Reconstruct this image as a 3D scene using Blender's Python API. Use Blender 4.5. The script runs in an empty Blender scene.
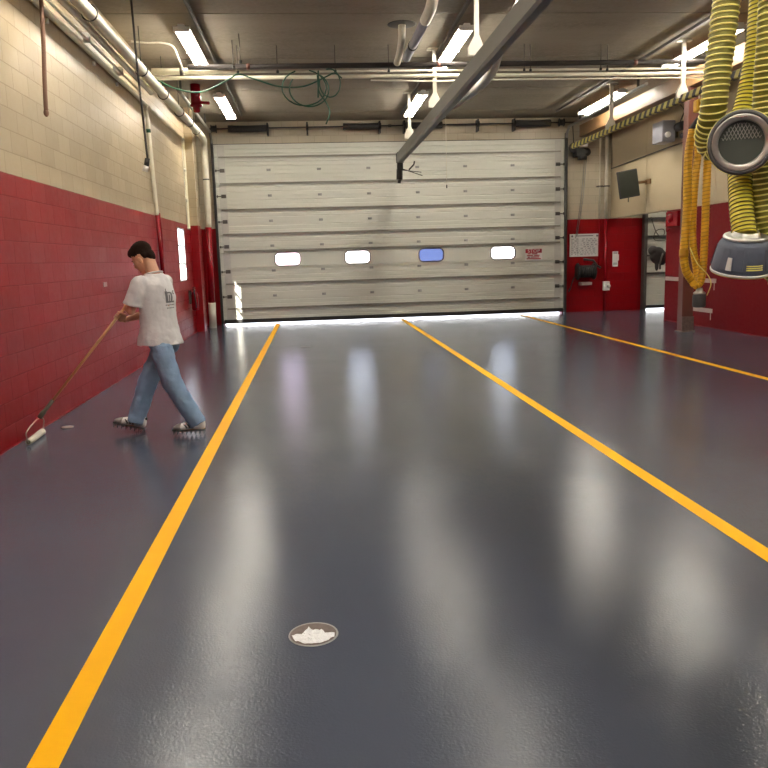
import bpy, bmesh, math, random
from mathutils import Vector as V, Matrix
from mathutils.bvhtree import BVHTree
random.seed(7)
S = bpy.context.scene
COL = S.collection
PI = math.pi
WL = {}          # world base of every parent

# ------------------------------------------------------------------ materials
def nodes(name):
    m = bpy.data.materials.new(name); m.use_nodes = True
    nt = m.node_tree; return m, nt, nt.nodes['Principled BSDF']
def N(nt, typ, **k):
    n = nt.nodes.new(typ)
    for a, b in k.items(): setattr(n, a, b)
    return n
def math_(nt, op, a, b=None, clamp=False):
    n = N(nt, 'ShaderNodeMath', operation=op); n.use_clamp = clamp
    for i, v in enumerate((a, b)):
        if v is None: continue
        if hasattr(v, 'links') or hasattr(v, 'is_linked'): nt.links.new(v, n.inputs[i])
        else: n.inputs[i].default_value = v
    return n.outputs[0]
def mixc(nt, fac, a, b, mode='MIX'):
    n = N(nt, 'ShaderNodeMix', data_type='RGBA', blend_type=mode)
    for i, v in ((0, fac), (6, a), (7, b)):
        if hasattr(v, 'is_linked'): nt.links.new(v, n.inputs[i])
        elif i == 0: n.inputs[0].default_value = v
        else: n.inputs[i].default_value = (*v, 1) if len(v) == 3 else v
    return n.outputs[2]
def pos(nt): return N(nt, 'ShaderNodeNewGeometry').outputs['Position']
def noise(nt, scale, detail=3, vec=None, rough=.5):
    n = N(nt, 'ShaderNodeTexNoise'); n.inputs['Scale'].default_value = scale
    n.inputs['Detail'].default_value = detail; n.inputs['Roughness'].default_value = rough
    if vec is None: vec = N(nt, 'ShaderNodeTexCoord').outputs['Object']
    nt.links.new(vec, n.inputs['Vector']); return n.outputs['Fac']
def ramp(nt, f, a, b, lo=0., hi=1.):
    n = N(nt, 'ShaderNodeMapRange'); nt.links.new(f, n.inputs[0])
    n.inputs[1].default_value = a; n.inputs[2].default_value = b
    n.inputs[3].default_value = lo; n.inputs[4].default_value = hi; return n.outputs[0]
def bump(nt, p, h, strength=.3, dist=.01):
    b = N(nt, 'ShaderNodeBump'); b.inputs['Strength'].default_value = strength
    b.inputs['Distance'].default_value = dist
    nt.links.new(h, b.inputs['Height']); nt.links.new(b.outputs[0], p.inputs['Normal']); return b
def mat(name, c, rough=.5, metal=0., var=.12, scale=8., b=0., bscale=60., coat=0.):
    m, nt, p = nodes(name)
    f = noise(nt, scale)
    dark = tuple(x*(1-var) for x in c); lite = tuple(min(1, x*(1+var)) for x in c)
    nt.links.new(mixc(nt, f, dark, lite), p.inputs['Base Color'])
    p.inputs['Roughness'].default_value = rough; p.inputs['Metallic'].default_value = metal
    p.inputs['Coat Weight'].default_value = coat
    if b: bump(nt, p, noise(nt, bscale, 4), b)
    return m

RED = (.25, .002, .005); CREAM = (.39, .31, .20)
def wall_mat(name, axes, red, cream, blocks=True, split=2.44, rough=.38, panels=0):
    m, nt, p = nodes(name)
    P = pos(nt); sep = N(nt, 'ShaderNodeSeparateXYZ'); nt.links.new(P, sep.inputs[0])
    n1 = noise(nt, .9, 4, P); n2 = noise(nt, 14, 3, P)
    r = mixc(nt, n1, tuple(x*.82 for x in red), tuple(x*1.15 for x in red))
    c = mixc(nt, n1, tuple(x*.9 for x in cream), tuple(x*1.06 for x in cream))
    wob = math_(nt, 'MULTIPLY', math_(nt, 'SUBTRACT', n2, .5), .012)
    up = math_(nt, 'GREATER_THAN', math_(nt, 'ADD', sep.outputs[2], wob), split)
    col = mixc(nt, up, r, c)
    h = math_(nt, 'MULTIPLY', noise(nt, 90, 3, P), .25)
    if blocks:
        cmb = N(nt, 'ShaderNodeCombineXYZ')
        nt.links.new(sep.outputs['XYZ'.index(axes)], cmb.inputs[0]); nt.links.new(sep.outputs[2], cmb.inputs[1])
        br = N(nt, 'ShaderNodeTexBrick'); nt.links.new(cmb.outputs[0], br.inputs['Vector'])
        br.inputs['Scale'].default_value = 1; br.inputs['Brick Width'].default_value = .406
        br.inputs['Row Height'].default_value = .2033; br.inputs['Mortar Size'].default_value = .006
        br.inputs['Mortar Smooth'].default_value = .3; br.offset = .5
        br.inputs['Color1'].default_value = (.96, .96, .96, 1); br.inputs['Color2'].default_value = (1.04, 1.04, 1.04, 1)
        br.inputs['Mortar'].default_value = (.80, .80, .80, 1)
        col = mixc(nt, 1., col, br.outputs['Color'], 'MULTIPLY')
        h = math_(nt, 'SUBTRACT', h, math_(nt, 'MULTIPLY', br.outputs['Fac'], 1.0))
        # each block catches the light a little differently
        hv = N(nt, 'ShaderNodeSeparateColor'); nt.links.new(br.outputs['Color'], hv.inputs[0])
        rr = ramp(nt, hv.outputs[0], .9, 1.05, rough+.06, rough-.06)
        nt.links.new(math_(nt, 'ADD', rr, math_(nt, 'MULTIPLY', math_(nt, 'SUBTRACT', n2, .5), .15)), p.inputs['Roughness'])
    else:
        nt.links.new(ramp(nt, n2, .2, .8, rough-.05, rough+.08), p.inputs['Roughness'])
    nt.links.new(col, p.inputs['Base Color']); p.inputs['Specular IOR Level'].default_value = .24
    bump(nt, p, h, .55, .004)
    return m

M = {}
M['wall_left'] = wall_mat('left_block_wall', 'Y', RED, CREAM, rough=.42)
M['wall_back'] = wall_mat('back_block_wall', 'X', RED, (.50, .44, .33))
M['wall_right'] = wall_mat('right_panel_wall', 'Y', (.17, .003, .006), (.50, .41, .27), blocks=False, rough=.5)
M['wall_right'].node_tree.nodes['Principled BSDF'].inputs['Specular IOR Level'].default_value = .2
M['cream'] = mat('cream_paint', (.60, .54, .40), .45, b=.1)
M['white_paint'] = mat('white_pipe_paint', (.66, .62, .50), .4)
M['hanger_white'] = mat('hanger_white', (.62, .59, .50), .45)
M['red'] = mat('red_gloss_paint', (.25, .004, .010), .22, b=.05)
M['red_bright'] = mat('red_door_paint', (.32, .003, .005), .4, b=.05, var=.2, scale=2)
M['black'] = mat('black_metal', (.02, .018, .016), .5)
M['rubber'] = mat('rubber', (.05, .048, .048), .6)
M['rubber_grey'] = mat('nozzle_rubber', (.10, .095, .095), .5, b=.1)
M['dark_pipe'] = mat('dark_brown_pipe', (.018, .012, .010), .8)
M['rod'] = mat('threaded_rod', (.12, .10, .08), .5, .6)
M['strut'] = mat('dark_strut', (.10, .09, .08), .5, .4)
M['galv'] = mat('galvanised_steel', (.34, .34, .33), .4, .8)
M['steel'] = mat('bright_steel', (.62, .60, .56), .33, .85, var=.2, scale=20)
M['flex'] = mat('silver_flex', (.6, .6, .6), .3, .9, b=.4, bscale=40)
M['rail'] = mat('grey_rail_enamel', (.15, .14, .115), .45, .1, var=.08, scale=3)
M['olive'] = mat('olive_hose_wall', (.19, .17, .018), .45, var=.15, scale=30)
M['yellow_hose'] = mat('yellow_hose_rib', (.88, .80, .24), .35, var=.06)
M['yellow_lit'] = mat('lit_yellow_hose_wall', (.80, .68, .05), .4)  # brighter yellow puts the lit look of the lower hose into its colour
M['gold'] = mat('golden_hose', (.72, .40, .015), .42)
M['gold_dark'] = mat('golden_hose_rib', (.50, .26, .01), .45)
M['wood'] = mat('tan_timber', (.24, .13, .055), .45, var=.25, scale=4, b=.15)
M['column'] = mat('brown_column_paint', (.15, .055, .04), .4, var=.2)
M['column_foot'] = mat('scuffed_column_foot', (.20, .14, .12), .5, var=.5, scale=25)
M['box_grey'] = mat('light_grey_box', (.30, .30, .34), .5)
M['plastic_white'] = mat('white_plastic', (.75, .73, .70), .4)
M['paper'] = mat('paper', (.72, .70, .68), .6, var=.04)
M['ink'] = mat('grey_ink', (.16, .16, .17), .7)
M['ink_black'] = mat('black_ink', (.03, .03, .035), .8)
M['sign_red'] = mat('sign_red', (.38, .03, .05), .5)
M['green'] = mat('green_cord', (.006, .06, .03), .45)
M['cable'] = mat('grey_cable', (.10, .10, .08), .5)
M['rope'] = mat('brown_rope', (.17, .085, .05), .7, b=.6, bscale=120)
M['cable_black'] = mat('black_cable', (.03, .025, .022), .6)
M['nozzle'] = mat('blue_grey_nozzle', (.10, .115, .16), .5, b=.1)
M['funnel'] = mat('funnel_interior', (.09, .10, .085), .5)
M['screen'] = mat('dark_screen', (.035, .04, .028), .35)
M['skin'] = mat('skin', (.60, .33, .21), .5, var=.08, scale=20)
M['hair'] = mat('dark_hair', (.020, .010, .006), .95, b=.7, bscale=260)
M['hair'].node_tree.nodes['Principled BSDF'].inputs['Specular IOR Level'].default_value = .15
M['denim'] = mat('light_blue_denim', (.19, .29, .44), .85, var=.22, scale=7, b=.3, bscale=90)
M['shirt'] = mat('heather_grey_cotton', (.66, .65, .67), .9, var=.05, scale=30, b=.2, bscale=120)
M['shoe_white'] = mat('white_leather', (.92, .91, .90), .5)
M['shoe_grey'] = mat('grey_toe_rubber', (.30, .27, .26), .6)
M['pole'] = mat('tan_wooden_pole', (.60, .34, .15), .45, var=.2, scale=5)
M['adaptor'] = mat('grimy_adaptor', (.10, .10, .07), .5, var=.4, scale=40)
M['nap'] = mat('cream_roller_nap', (.85, .78, .68), .95, b=.8, bscale=300)
M['wire'] = mat('steel_wire', (.5, .42, .36), .4, .7)
M['strut_steel'] = mat('dull_strut_steel', (.26, .25, .21), .5, .2); M['cover_brown'] = mat('dusty_brown_plate', (.13, .095, .085), .5, var=.5, scale=40); M['yellow_paint'] = mat('yellow_floor_paint', (.92, .46, .0), .5, var=.03)
M['yellow_paint'].node_tree.nodes['Principled BSDF'].inputs['Specular IOR Level'].default_value = .15
M['rag'] = mat('white_plastic_sheet', (.86, .88, .93), .45, var=.12, scale=50, b=.7, bscale=90)
M['mauve'] = mat('dusty_plastic_lid', (.42, .30, .28), .5)
M['frame_dark'] = mat('window_gasket', (.06, .03, .04), .5)
M['alu'] = mat('aluminium_frame', (.55, .54, .50), .45, .3)

def floor_mat():
    m, nt, p = nodes('slate_epoxy')
    P = pos(nt); f = noise(nt, .55, 4, P)
    nt.links.new(mixc(nt, f, (.062, .073, .104), (.080, .092, .128)), p.inputs['Base Color'])
    nt.links.new(ramp(nt, noise(nt, 1.3, 5, P), .3, .7, .11, .155), p.inputs['Roughness'])
    p.inputs['Specular IOR Level'].default_value = .27
    h = math_(nt, 'ADD', noise(nt, 95, 2, P), math_(nt, 'MULTIPLY', noise(nt, 9, 2, P), .5))
    bump(nt, p, h, .5, .0021)
    return m
M['floor'] = floor_mat()
def ceiling_mat():
    m, nt, p = nodes('precast_concrete')
    P = pos(nt); mp = N(nt, 'ShaderNodeMapping'); nt.links.new(P, mp.inputs[0]); mp.inputs['Scale'].default_value = (.35, 1.2, 1)
    f = noise(nt, 1.1, 6, mp.outputs[0], .6); g = noise(nt, 18, 4, P)
    c = mixc(nt, ramp(nt, f, .3, .7), (.20, .17, .125), (.32, .27, .20))
    nt.links.new(mixc(nt, ramp(nt, g, .35, .8), c, (.30, .26, .20)), p.inputs['Base Color'])
    p.inputs['Roughness'].default_value = .75
    bump(nt, p, g, .3, .01); return m
M['ceiling'] = ceiling_mat()
def door_mat():
    m, nt, p = nodes('ribbed_door_steel')
    P = pos(nt); mp = N(nt, 'ShaderNodeMapping'); nt.links.new(P, mp.inputs[0]); mp.inputs['Scale'].default_value = (.3, 1, 6)
    f = noise(nt, 1.2, 4, mp.outputs[0])
    nt.links.new(mixc(nt, f, (.61, .61, .54), (.64, .64, .57)), p.inputs['Base Color'])
    p.inputs['Roughness'].default_value = .5
    return m
M['door'] = door_mat()
def stripes_mat():
    m, nt, p = nodes('hazard_stripes')
    P = pos(nt); sep = N(nt, 'ShaderNodeSeparateXYZ'); nt.links.new(P, sep.inputs[0])
    s = math_(nt, 'ADD', sep.outputs[1], math_(nt, 'MULTIPLY', sep.outputs[2], .7))
    k = math_(nt, 'GREATER_THAN', math_(nt, 'FRACT', math_(nt, 'MULTIPLY', s, 4.3)), .5)
    nt.links.new(mixc(nt, k, (.025, .022, .02), (.50, .42, .10)), p.inputs['Base Color'])
    p.inputs['Roughness'].default_value = .5; return m
M['stripes'] = stripes_mat()
def tube_mat():
    m, nt, p = nodes('fluorescent_tube')
    p.inputs['Base Color'].default_value = (.9, .9, .9, 1)
    p.inputs['Emission Color'].default_value = (1, .94, .82, 1)
    p.inputs['Emission Strength'].default_value = 16; return m
M['tube'] = tube_mat()
def glass_mat(name, tint, gl=.12):
    m, nt, p = nodes(name); nt.nodes.remove(p)
    t = N(nt, 'ShaderNodeBsdfTransparent'); t.inputs[0].default_value = (*tint, 1)
    g = N(nt, 'ShaderNodeBsdfGlossy'); g.inputs['Roughness'].default_value = .05
    mx = N(nt, 'ShaderNodeMixShader'); mx.inputs[0].default_value = gl
    nt.links.new(t.outputs[0], mx.inputs[1]); nt.links.new(g.outputs[0], mx.inputs[2])
    nt.links.new(mx.outputs[0], nt.nodes['Material Output'].inputs[0]); return m
M['glass'] = glass_mat('clear_pane', (.95, .95, .95)); M['glass_pink'] = glass_mat('pink_pane', (.95, .82, .87))
M['glass_sun_strip'] = glass_mat('sun_strip_pane', (.34, .30, .21)); M['glass_blue'] = glass_mat('blue_pane', (.17, .20, .30))  # cream pane of the added slot stands in for the sunlit pilaster strip
M['asphalt'] = mat('pale_apron', (.60, .60, .60), .8)
M['brick_far'] = mat('far_facade', (.50, .36, .36), .8)

# ------------------------------------------------------------------ mesh helper
class MB:
    def __init__(s): s.bm = bmesh.new()
    def box(s, lo, hi, bev=0., rot=None, c=None):
        lo, hi = V(lo), V(hi); cc = (lo+hi)/2; d = hi-lo
        r = bmesh.ops.create_cube(s.bm, size=1)
        vs = r['verts']
        for v in vs: v.co = V((v.co.x*d.x, v.co.y*d.y, v.co.z*d.z))
        if bev:
            es = list({e for v in vs for e in v.link_edges})
            rr = bmesh.ops.bevel(s.bm, geom=es, offset=bev, segments=2, affect='EDGES', profile=.5)
            vs = list({v for f in rr['faces'] for v in f.verts} | {v for v in vs if v.is_valid})
        for v in vs:
            if rot is not None: v.co = rot @ v.co
            v.co += cc
        return s
    def ring(s, c, a, b, ra, rb, n):
        return [s.bm.verts.new(c + a*(ra*math.cos(2*PI*i/n)) + b*(rb*math.sin(2*PI*i/n))) for i in range(n)]
    def skin(s, rings, cap=True, closed=False):
        n = len(rings[0]); m = len(rings)
        for k in range(m if closed else m-1):
            A, B = rings[k], rings[(k+1) % m]
            for i in range(n):
                try: f = s.bm.faces.new((A[i], A[(i+1) % n], B[(i+1) % n], B[i])); f.smooth = True
                except ValueError: pass
        if cap and not closed:
            s.bm.faces.new(list(reversed(rings[0]))); s.bm.faces.new(rings[-1])
        return s
    def tube(s, pts, r, n=12, flat=1., up=None, cap=True):
        pts = [V(p) for p in pts]; m = len(pts)
        rs = r if isinstance(r, (list, tuple)) else [r]*m
        t0 = (pts[1]-pts[0]).normalized()
        a = V(up) if up else (V((0, 0, 1)) if abs(t0.z) < .9 else V((1, 0, 0)))
        rings = []
        for i, p in enumerate(pts):
            t = ((pts[min(i+1, m-1)]-pts[max(i-1, 0)])).normalized()
            a = (a - t*a.dot(t)); a = a.normalized() if a.length > 1e-6 else t.orthogonal().normalized()
            b = t.cross(a)
            rings.append(s.ring(p, a, b, rs[i], rs[i]*flat, n))
        return s.skin(rings, cap)
    def loft(s, secs, n=20):   # secs: (center, a_vec, b_vec)
        return s.skin([s.ring(V(c), V(a), V(b), 1, 1, n) for c, a, b in secs])
    def lathe(s, base, axis, prof, n=32, close=False):   # prof: (radius, height)
        base, ax = V(base), V(axis).normalized(); a = ax.orthogonal().normalized(); b = ax.cross(a)
        return s.skin([s.ring(base+ax*h, a, b, max(r, 1e-4), max(r, 1e-4), n) for r, h in prof], not close, close)
    def ball(s, c, r, rot=None, seg=16):
        r = (r, r, r) if isinstance(r, (int, float)) else r
        res = bmesh.ops.create_uvsphere(s.bm, u_segments=seg, v_segments=max(8, seg//2+2), radius=1)
        for v in res['verts']:
            v.co = V((v.co.x*r[0], v.co.y*r[1], v.co.z*r[2]))
            if rot is not None: v.co = rot @ v.co
            v.co += V(c)
        for v in res['verts']:
            for f in v.link_faces: f.smooth = True
        return s
    def poly(s, pts):
        s.bm.faces.new([s.bm.verts.new(V(p)) for p in pts]); return s
    def prism(s, pts, d):
        d = V(d); A = [s.bm.verts.new(V(p)) for p in pts]; B = [s.bm.verts.new(V(p)+d) for p in pts]; n = len(A)
        for i in range(n): s.bm.faces.new((A[i], A[(i+1) % n], B[(i+1) % n], B[i]))
        s.bm.faces.new(list(reversed(A))); s.bm.faces.new(B); return s
    def build(s, name, m, parent=None):
        bmesh.ops.recalc_face_normals(s.bm, faces=s.bm.faces)
        co = [v.co for v in s.bm.verts]
        if parent is None:
            base = V((sum((max(c[i] for c in co)+min(c[i] for c in co))/2 for _ in (0,)) for i in (0, 1))) if False else \
                V(((max(c.x for c in co)+min(c.x for c in co))/2, (max(c.y for c in co)+min(c.y for c in co))/2, min(c.z for c in co)))
        else: base = WL[parent.name]
        for v in s.bm.verts: v.co -= base
        me = bpy.data.meshes.new(name); s.bm.to_mesh(me); s.bm.free()
        o = bpy.data.objects.new(name, me); COL.objects.link(o)
        me.materials.append(M[m] if isinstance(m, str) else m)
        if parent is None: o.location = base
        else: o.parent = parent
        WL[o.name] = base.copy()
        return o
def thing(name, label, cat, loc, group=None):
    o = bpy.data.objects.new(name, None); COL.objects.link(o); o.location = loc
    o.empty_display_size = .1
    o['label'] = label; o['category'] = cat
    if group: o['group'] = group
    WL[o.name] = V(loc); return o
def tag(o, label, cat, group=None, kind=None):
    o['label'] = label; o['category'] = cat
    if group: o['group'] = group
    if kind: o['kind'] = kind
    return o
def struct(o, label=None, cat=None):
    o['kind'] = 'structure'
    if label: o['label'] = label
    if cat: o['category'] = cat
    return o
def struct_root(name, loc=(0, 0, 0)):
    o = bpy.data.objects.new(name, None); COL.objects.link(o); o.location = loc; o['kind'] = 'structure'
    WL[o.name] = V(loc); return o
def copy_tree(o, parent=None):
    c = o.copy(); COL.objects.link(c)
    if parent: c.parent = parent
    for ch in [x for x in COL.objects if x.parent == o]: copy_tree(ch, c)
    return c
def cat_rom(P, k=10):
    P = [V(p) for p in P]; Q = [P[0]*2-P[1]] + P + [P[-1]*2-P[-2]]; out = []
    for i in range(1, len(Q)-2):
        a, b, c, d = Q[i-1:i+3]
        for j in range(k):
            t = j/k
            out.append(.5*((2*b)+(c-a)*t+(2*a-5*b+4*c-d)*t*t+(3*b-a-3*c+d)*t**3))
    out.append(P[-1]); return out
def resample(P, step):
    out = [P[0]]; acc = 0
    for a, b in zip(P, P[1:]):
        L = (b-a).length; t = step-acc
        while t <= L: out.append(a+(b-a)*(t/L)); t += step
        acc = (acc+L) % step
    return out
def helix(pts, r, pitch, seg=14):
    pts = resample([V(p) for p in pts], pitch/seg); out = []; a = V((1, 0, .01))
    for i, p in enumerate(pts):
        t = (pts[min(i+1, len(pts)-1)]-pts[max(i-1, 0)]).normalized()
        a = (a-t*a.dot(t)).normalized(); b = t.cross(a); w = 2*PI*i/seg
        out.append(p+a*r*math.cos(w)+b*r*math.sin(w))
    return out

XL, XR, YB, H = -2.74, 7.93, 20.15, 5.03
# ------------------------------------------------------------------ room shell
struct(MB().box((-3.2, -7.2, -.2), (12.8, 20.6, 0)).build('floor', 'floor'), 'glossy dark slate epoxy floor', 'floor')
b = MB(); joints = [11.63+2.46*k for k in range(-8, 5)]; ys = [-7.2] + joints + [20.6]
for y0, y1 in zip(ys, ys[1:]):
    if y1-y0 > .02: b.box((-3.2, y0+.012, H), (12.8, y1-.012, H+.1), 0)
b.box((-3.2, -7.2, H+.03), (12.8, 20.6, H+.2))
struct(b.build('ceiling', 'ceiling'), 'brown grey precast concrete ceiling panels', 'ceiling')
# left wall with a narrow window and a slot added to let sun in
W1 = (16.45, 17.25, 1.22, 2.34); SUN_SLOT = (17.86, 18.22, 2.34, 4.35)
b = MB(); x0, x1 = XL-.04, XL
b.box((x0, -7, 0), (x1, W1[0], H)); b.box((x0, W1[0], 0), (x1, W1[1], W1[2])); b.box((x0, W1[0], W1[3]), (x1, W1[1], H))
b.box((x0, W1[1], 0), (x1, SUN_SLOT[0], H)); b.box((x0, SUN_SLOT[0], 0), (x1, SUN_SLOT[1], SUN_SLOT[2])); b.box((x0, SUN_SLOT[0], SUN_SLOT[3]), (x1, SUN_SLOT[1], H))
b.box((x0, SUN_SLOT[1], 0), (x1, 20.35, H))
struct(b.build('wall_left', 'wall_left'), 'painted block wall, red below and cream above', 'wall')
for i, w in enumerate((W1, SUN_SLOT)):
    r = struct_root('window_%d' % (i+1), (XL, (w[0]+w[1])/2, w[2]))  # the second, taller one is the added sun slot
    f = MB(); t = .03
    f.box((XL-.045, w[0], w[2]), (XL+.012, w[1], w[2]+t)); f.box((XL-.045, w[0], w[3]-t), (XL+.012, w[1], w[3]))
    f.box((XL-.045, w[0], w[2]+t), (XL+.012, w[0]+t, w[3]-t)); f.box((XL-.045, w[1]-t, w[2]+t), (XL+.012, w[1], w[3]-t))
    for z in ((w[2]*2+w[3])/3, (w[2]+2*w[3])/3): f.box((XL-.04, w[0]+t, z-.015), (XL, w[1]-t, z+.015))
    f.build('window_frame', 'alu', r)
    MB().box((XL-.028, w[0]+t, w[2]+t), (XL-.022, w[1]-t, w[3]-t)).build('pane', 'glass' if i == 0 else 'glass_sun_strip', r)
# pilaster in the left back corner
struct(MB().box((XL, 18.25, 0), (-2.56, 18.6, H)).build('trim_1', 'wall_left'), 'narrow red and cream pilaster on the left wall', 'pilaster')
# back wall
DX0, DX1, DH = -2.30, 6.62, 4.47
b = MB(); y0, y1 = YB, YB+.2
b.box((-3, y0, 0), (DX0, y1, H)); b.box((DX0, y0, DH), (DX1, y1, H)); b.box((DX1, y0, 0), (8.83, y1, H))
b.box((8.83, y0, 4.0), (11.2, y1, H)); b.box((11.2, y0, 0), (12.6, y1, H))
struct(b.build('wall_back', 'wall_back'), 'back wall around the bay doors', 'wall')
# right wall: upper cladding runs on above an opening
b = MB(); b.box((XR, -7, 0), (XR+.2, 16.86, 2.45)); 
yj = [-7, 2.0, 5.2, 8.4, 11.6, 14.8, 18.0, YB]
for a, c in zip(yj, yj[1:]): b.box((XR, a+.006, 2.45), (XR+.2, c-.006, H))
b.box((XR+.01, -7, 2.46), (XR+.19, YB, H-.01))
struct(b.build('wall_right', 'wall_right'), 'right wall, red below, tan panels above', 'wall')
struct(MB().box((12.4, -7, 0), (12.6, 20.15, H)).build('wall_far_right', 'wall_right'), 'side wall of the neighbouring bay', 'wall')
struct(MB().box((-3, -7.2, 0), (12.6, -7, H)).build('wall_front', 'wall_back'), 'block wall behind the camera', 'wall')
# floor/wall kerb beads
for nm, lo, hi in (('baseboard_left', (XL, -7, 0), (XL+.012, 18.35, .012)), ('baseboard_right', (XR-.012, -7, 0), (XR, 16.86, .012))):
    struct(MB().box(lo, hi).build(nm, 'wall_left'), 'thin red coating bead at the wall foot', 'baseboard')
# outside apron
struct(MB().box((-30, 20.6, -.22), (40, 60, -.02)).build('ground_apron', 'asphalt'), 'pale concrete apron outside the doors', 'ground')
struct(MB().box((-30, -20, -.22), (-3.2, 20.6, -.02)).build('ground_side', 'asphalt'), 'pale ground beside the building', 'ground')

# ------------------------------------------------------------------ sectional bay door
def section(b, x0, x1, z0, z1, y, holes=()):
    """ribbed steel section: shallow grooves along its length; window cut-outs leave solid pieces around them"""
    def strip(xa, xb, za, zb):
        hgt = zb-za; prof = []
        g = [za+(z1-z0)*k/6 for k in range(0)]
        b.box((xa, y, za), (xb, y+.045, zb))
    if not holes:
        pts = [(y+.045, z0), (y, z0)]
        n = 6
        for k in range(1, n):
            z = z0+(z1-z0)*k/n
            pts += [(y, z-.012), (y+.008, z-.005), (y+.008, z+.005), (y, z+.012)]
        pts += [(y, z1), (y+.045, z1)]
        b.prism([(x0, p[0], p[1]) for p in pts], (x1-x0, 0, 0))
    else:
        hz0, hz1 = holes[0][2], holes[0][3]
        section(b, x0, x1, z0, hz0, y); section(b, x0, x1, hz1, z1, y)
        xs = [x0] + [v for h in holes for v in h[:2]] + [x1]
        for a, c in zip(xs[::2], xs[1::2]): b.box((a, y, hz0), (c, y+.045, hz1))
        # rounded corners of the window openings
        for ha, hb, hc, hd in holes:
            R = .11
            for cx, cz, sx, sz in ((ha, hc, 1, 1), (hb, hc, -1, 1), (hb, hd, -1, -1), (ha, hd, 1, -1)):
                arc = [(cx, y, cz)] + [(cx+sx*(R-R*math.cos(t)), y, cz+sz*(R-R*math.sin(t))) for t in [PI/2*k/6 for k in range(7)]]
                b.prism(arc, (0, .045, 0))
YD = 20.06
seams = [.10, .72, 1.355, 1.98, 2.60, 3.225, 3.85, 4.47]
door = struct_root('door_1', (2.16, YD, .1))
door['label'] = 'wide cream ribbed sectional bay door'; door['category'] = 'garage door'
wins = [(-.61, 'glass_pink'), (1.18, 'glass'), (3.10, 'glass_blue'), (5.0, 'glass')]
WZ = (1.465, 1.795)
for k in range(7):
    b = MB(); b.box((-2.34, YD+.02, seams[k+1]-.01), (6.66, YD+.03, seams[k+1]+.012))
    h = [(x-.325, x+.325, *WZ) for x, g in wins] if k == 2 else ()
    section(b, -2.36, 6.68, seams[k]+.003, seams[k+1]-.003, YD, h)
    p = b.build('door_panel', 'door', door)
def rrect(x0, x1, z0, z1, R, n=6):
    out = []
    for cx, cz, a0 in ((x1-R, z1-R, 0), (x0+R, z1-R, 90), (x0+R, z0+R, 180), (x1-R, z0+R, 270)):
        for k in range(n+1):
            t = math.radians(a0+90*k/n); out.append((cx+R*math.cos(t), cz+R*math.sin(t)))
    return out
for x, g in wins:
    b = MB(); o = rrect(x-.335, x+.335, WZ[0]-.01, WZ[1]+.01, .12); i_ = rrect(x-.31, x+.31, WZ[0]+.015, WZ[1]-.015, .10)
    rr = [[b.bm.verts.new((p[0], yy, p[1])) for p in q] for yy, q in ((YD-.004, o), (YD-.012, o), (YD-.012, i_), (YD+.03, i_))]
    b.skin(rr, False)
    fr = b.build('window_frame', 'frame_dark', door)
    MB().prism([(p[0], YD+.02, p[1]) for p in rrect(x-.312, x+.312, WZ[0]+.013, WZ[1]-.013, .10)], (0, .004, 0)).build('pane', g, fr)
for z in (4.17, 3.53, 2.89, 2.285, 1.86, 1.04, .41):
    b = MB(); b.prism([(-2.2, YD-.001, z+.025), (-2.2, YD-.05, z+.018), (-2.2, YD-.05, z-.02), (-2.2, YD-.042, z-.02), (-2.2, YD-.042, z+.008), (-2.2, YD-.001, z+.01)], (8.72, 0, 0))
    b.build('strut', 'strut_steel', door)
for z in (.72, 1.355, 1.98, 2.60, 3.225, 3.85):
    for x in (-.98, .28, 1.53, 2.78, 4.02, 5.26):
        MB().box((x-.05, YD-.012, z-.03), (x+.05, YD-.001, z+.03), .004).tube([(x-.05, YD-.016, z), (x+.05, YD-.016, z)], .009, 8).build('hinge', 'galv', door)
    for x, s in ((-2.13, -1), (6.46, 1)):
        MB().box((x-.06, YD-.02, z-.045), (x+.06, YD-.001, z+.045), .004).tube([(x-.05, YD-.03, z), (x+s*.17, YD-.03, z)], .012, 8).ball((x+s*.15, YD-.03, z), (.02, .035, .035)).build('roller_hinge', 'strut', door)
for x in (-2.14, 6.47): MB().box((x-.09, YD-.006, .11), (x+.09, YD-.001, 4.46)).build('end_stile', 'alu', door)
MB().box((-2.30, YD-.03, .03), (6.62, YD+.05, .135), .01).build('bottom_seal', 'black', door)
for lo, hi in (((-2.36, YD+.045, .06), (-2.30, YB, 4.5)), ((6.62, YD+.045, .06), (6.68, YB, 4.5)), ((-2.36, YD+.045, 4.46), (6.68, YB, 4.5))): MB().box(lo, hi).build('light_seal', 'black', door)  # unseen strips added to stop daylight leaking in around the door
MB().box((5.62, YD-.012, 1.90), (5.90, YD-.002, 2.14), .003).build('cover_plate', 'door', door)
# tracks and spring shaft
def track(name, xs, lab, s):
    t = thing(name, lab, 'door track', (xs, 20.0, 0))
    MB().box((xs-.03, 19.96, 0), (xs+.03, 20.05, 4.62), .003).build('vertical_track', 'black', t)
    c = cat_rom([(xs, 19.98, 4.5), (xs, 19.94, 4.62), (xs, 19.80, 4.72), (xs, 19.6, 4.75), (xs, 17.5, 4.77), (xs, 15.2, 4.79)], 6)
    MB().tube(c, .035, 8).build('horizontal_track', 'galv' if s > 0 else 'rail', t)
    for y in (19.0, 15.6): MB().box((xs-.02, y-.02, 4.79), (xs+.02, y+.02, H)).build('track_hanger', 'strut', t)
    return t
track('door_track', -2.34, 'door track bending over the left edge of the bay door', -1)
track('door_track', 6.66, 'door track bending over the right edge of the bay door', 1)
sh = thing('spring_shaft', 'black torsion spring shaft along the header above the bay door', 'shaft', (2.1, 19.93, 4.85))
SZ = lambda x: 4.835+(x+2.3)*.004
MB().tube([(-2.36, 19.93, SZ(-2.36)), (6.95, 19.93, SZ(6.95))], .016, 10).build('shaft', 'black', sh)
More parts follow.
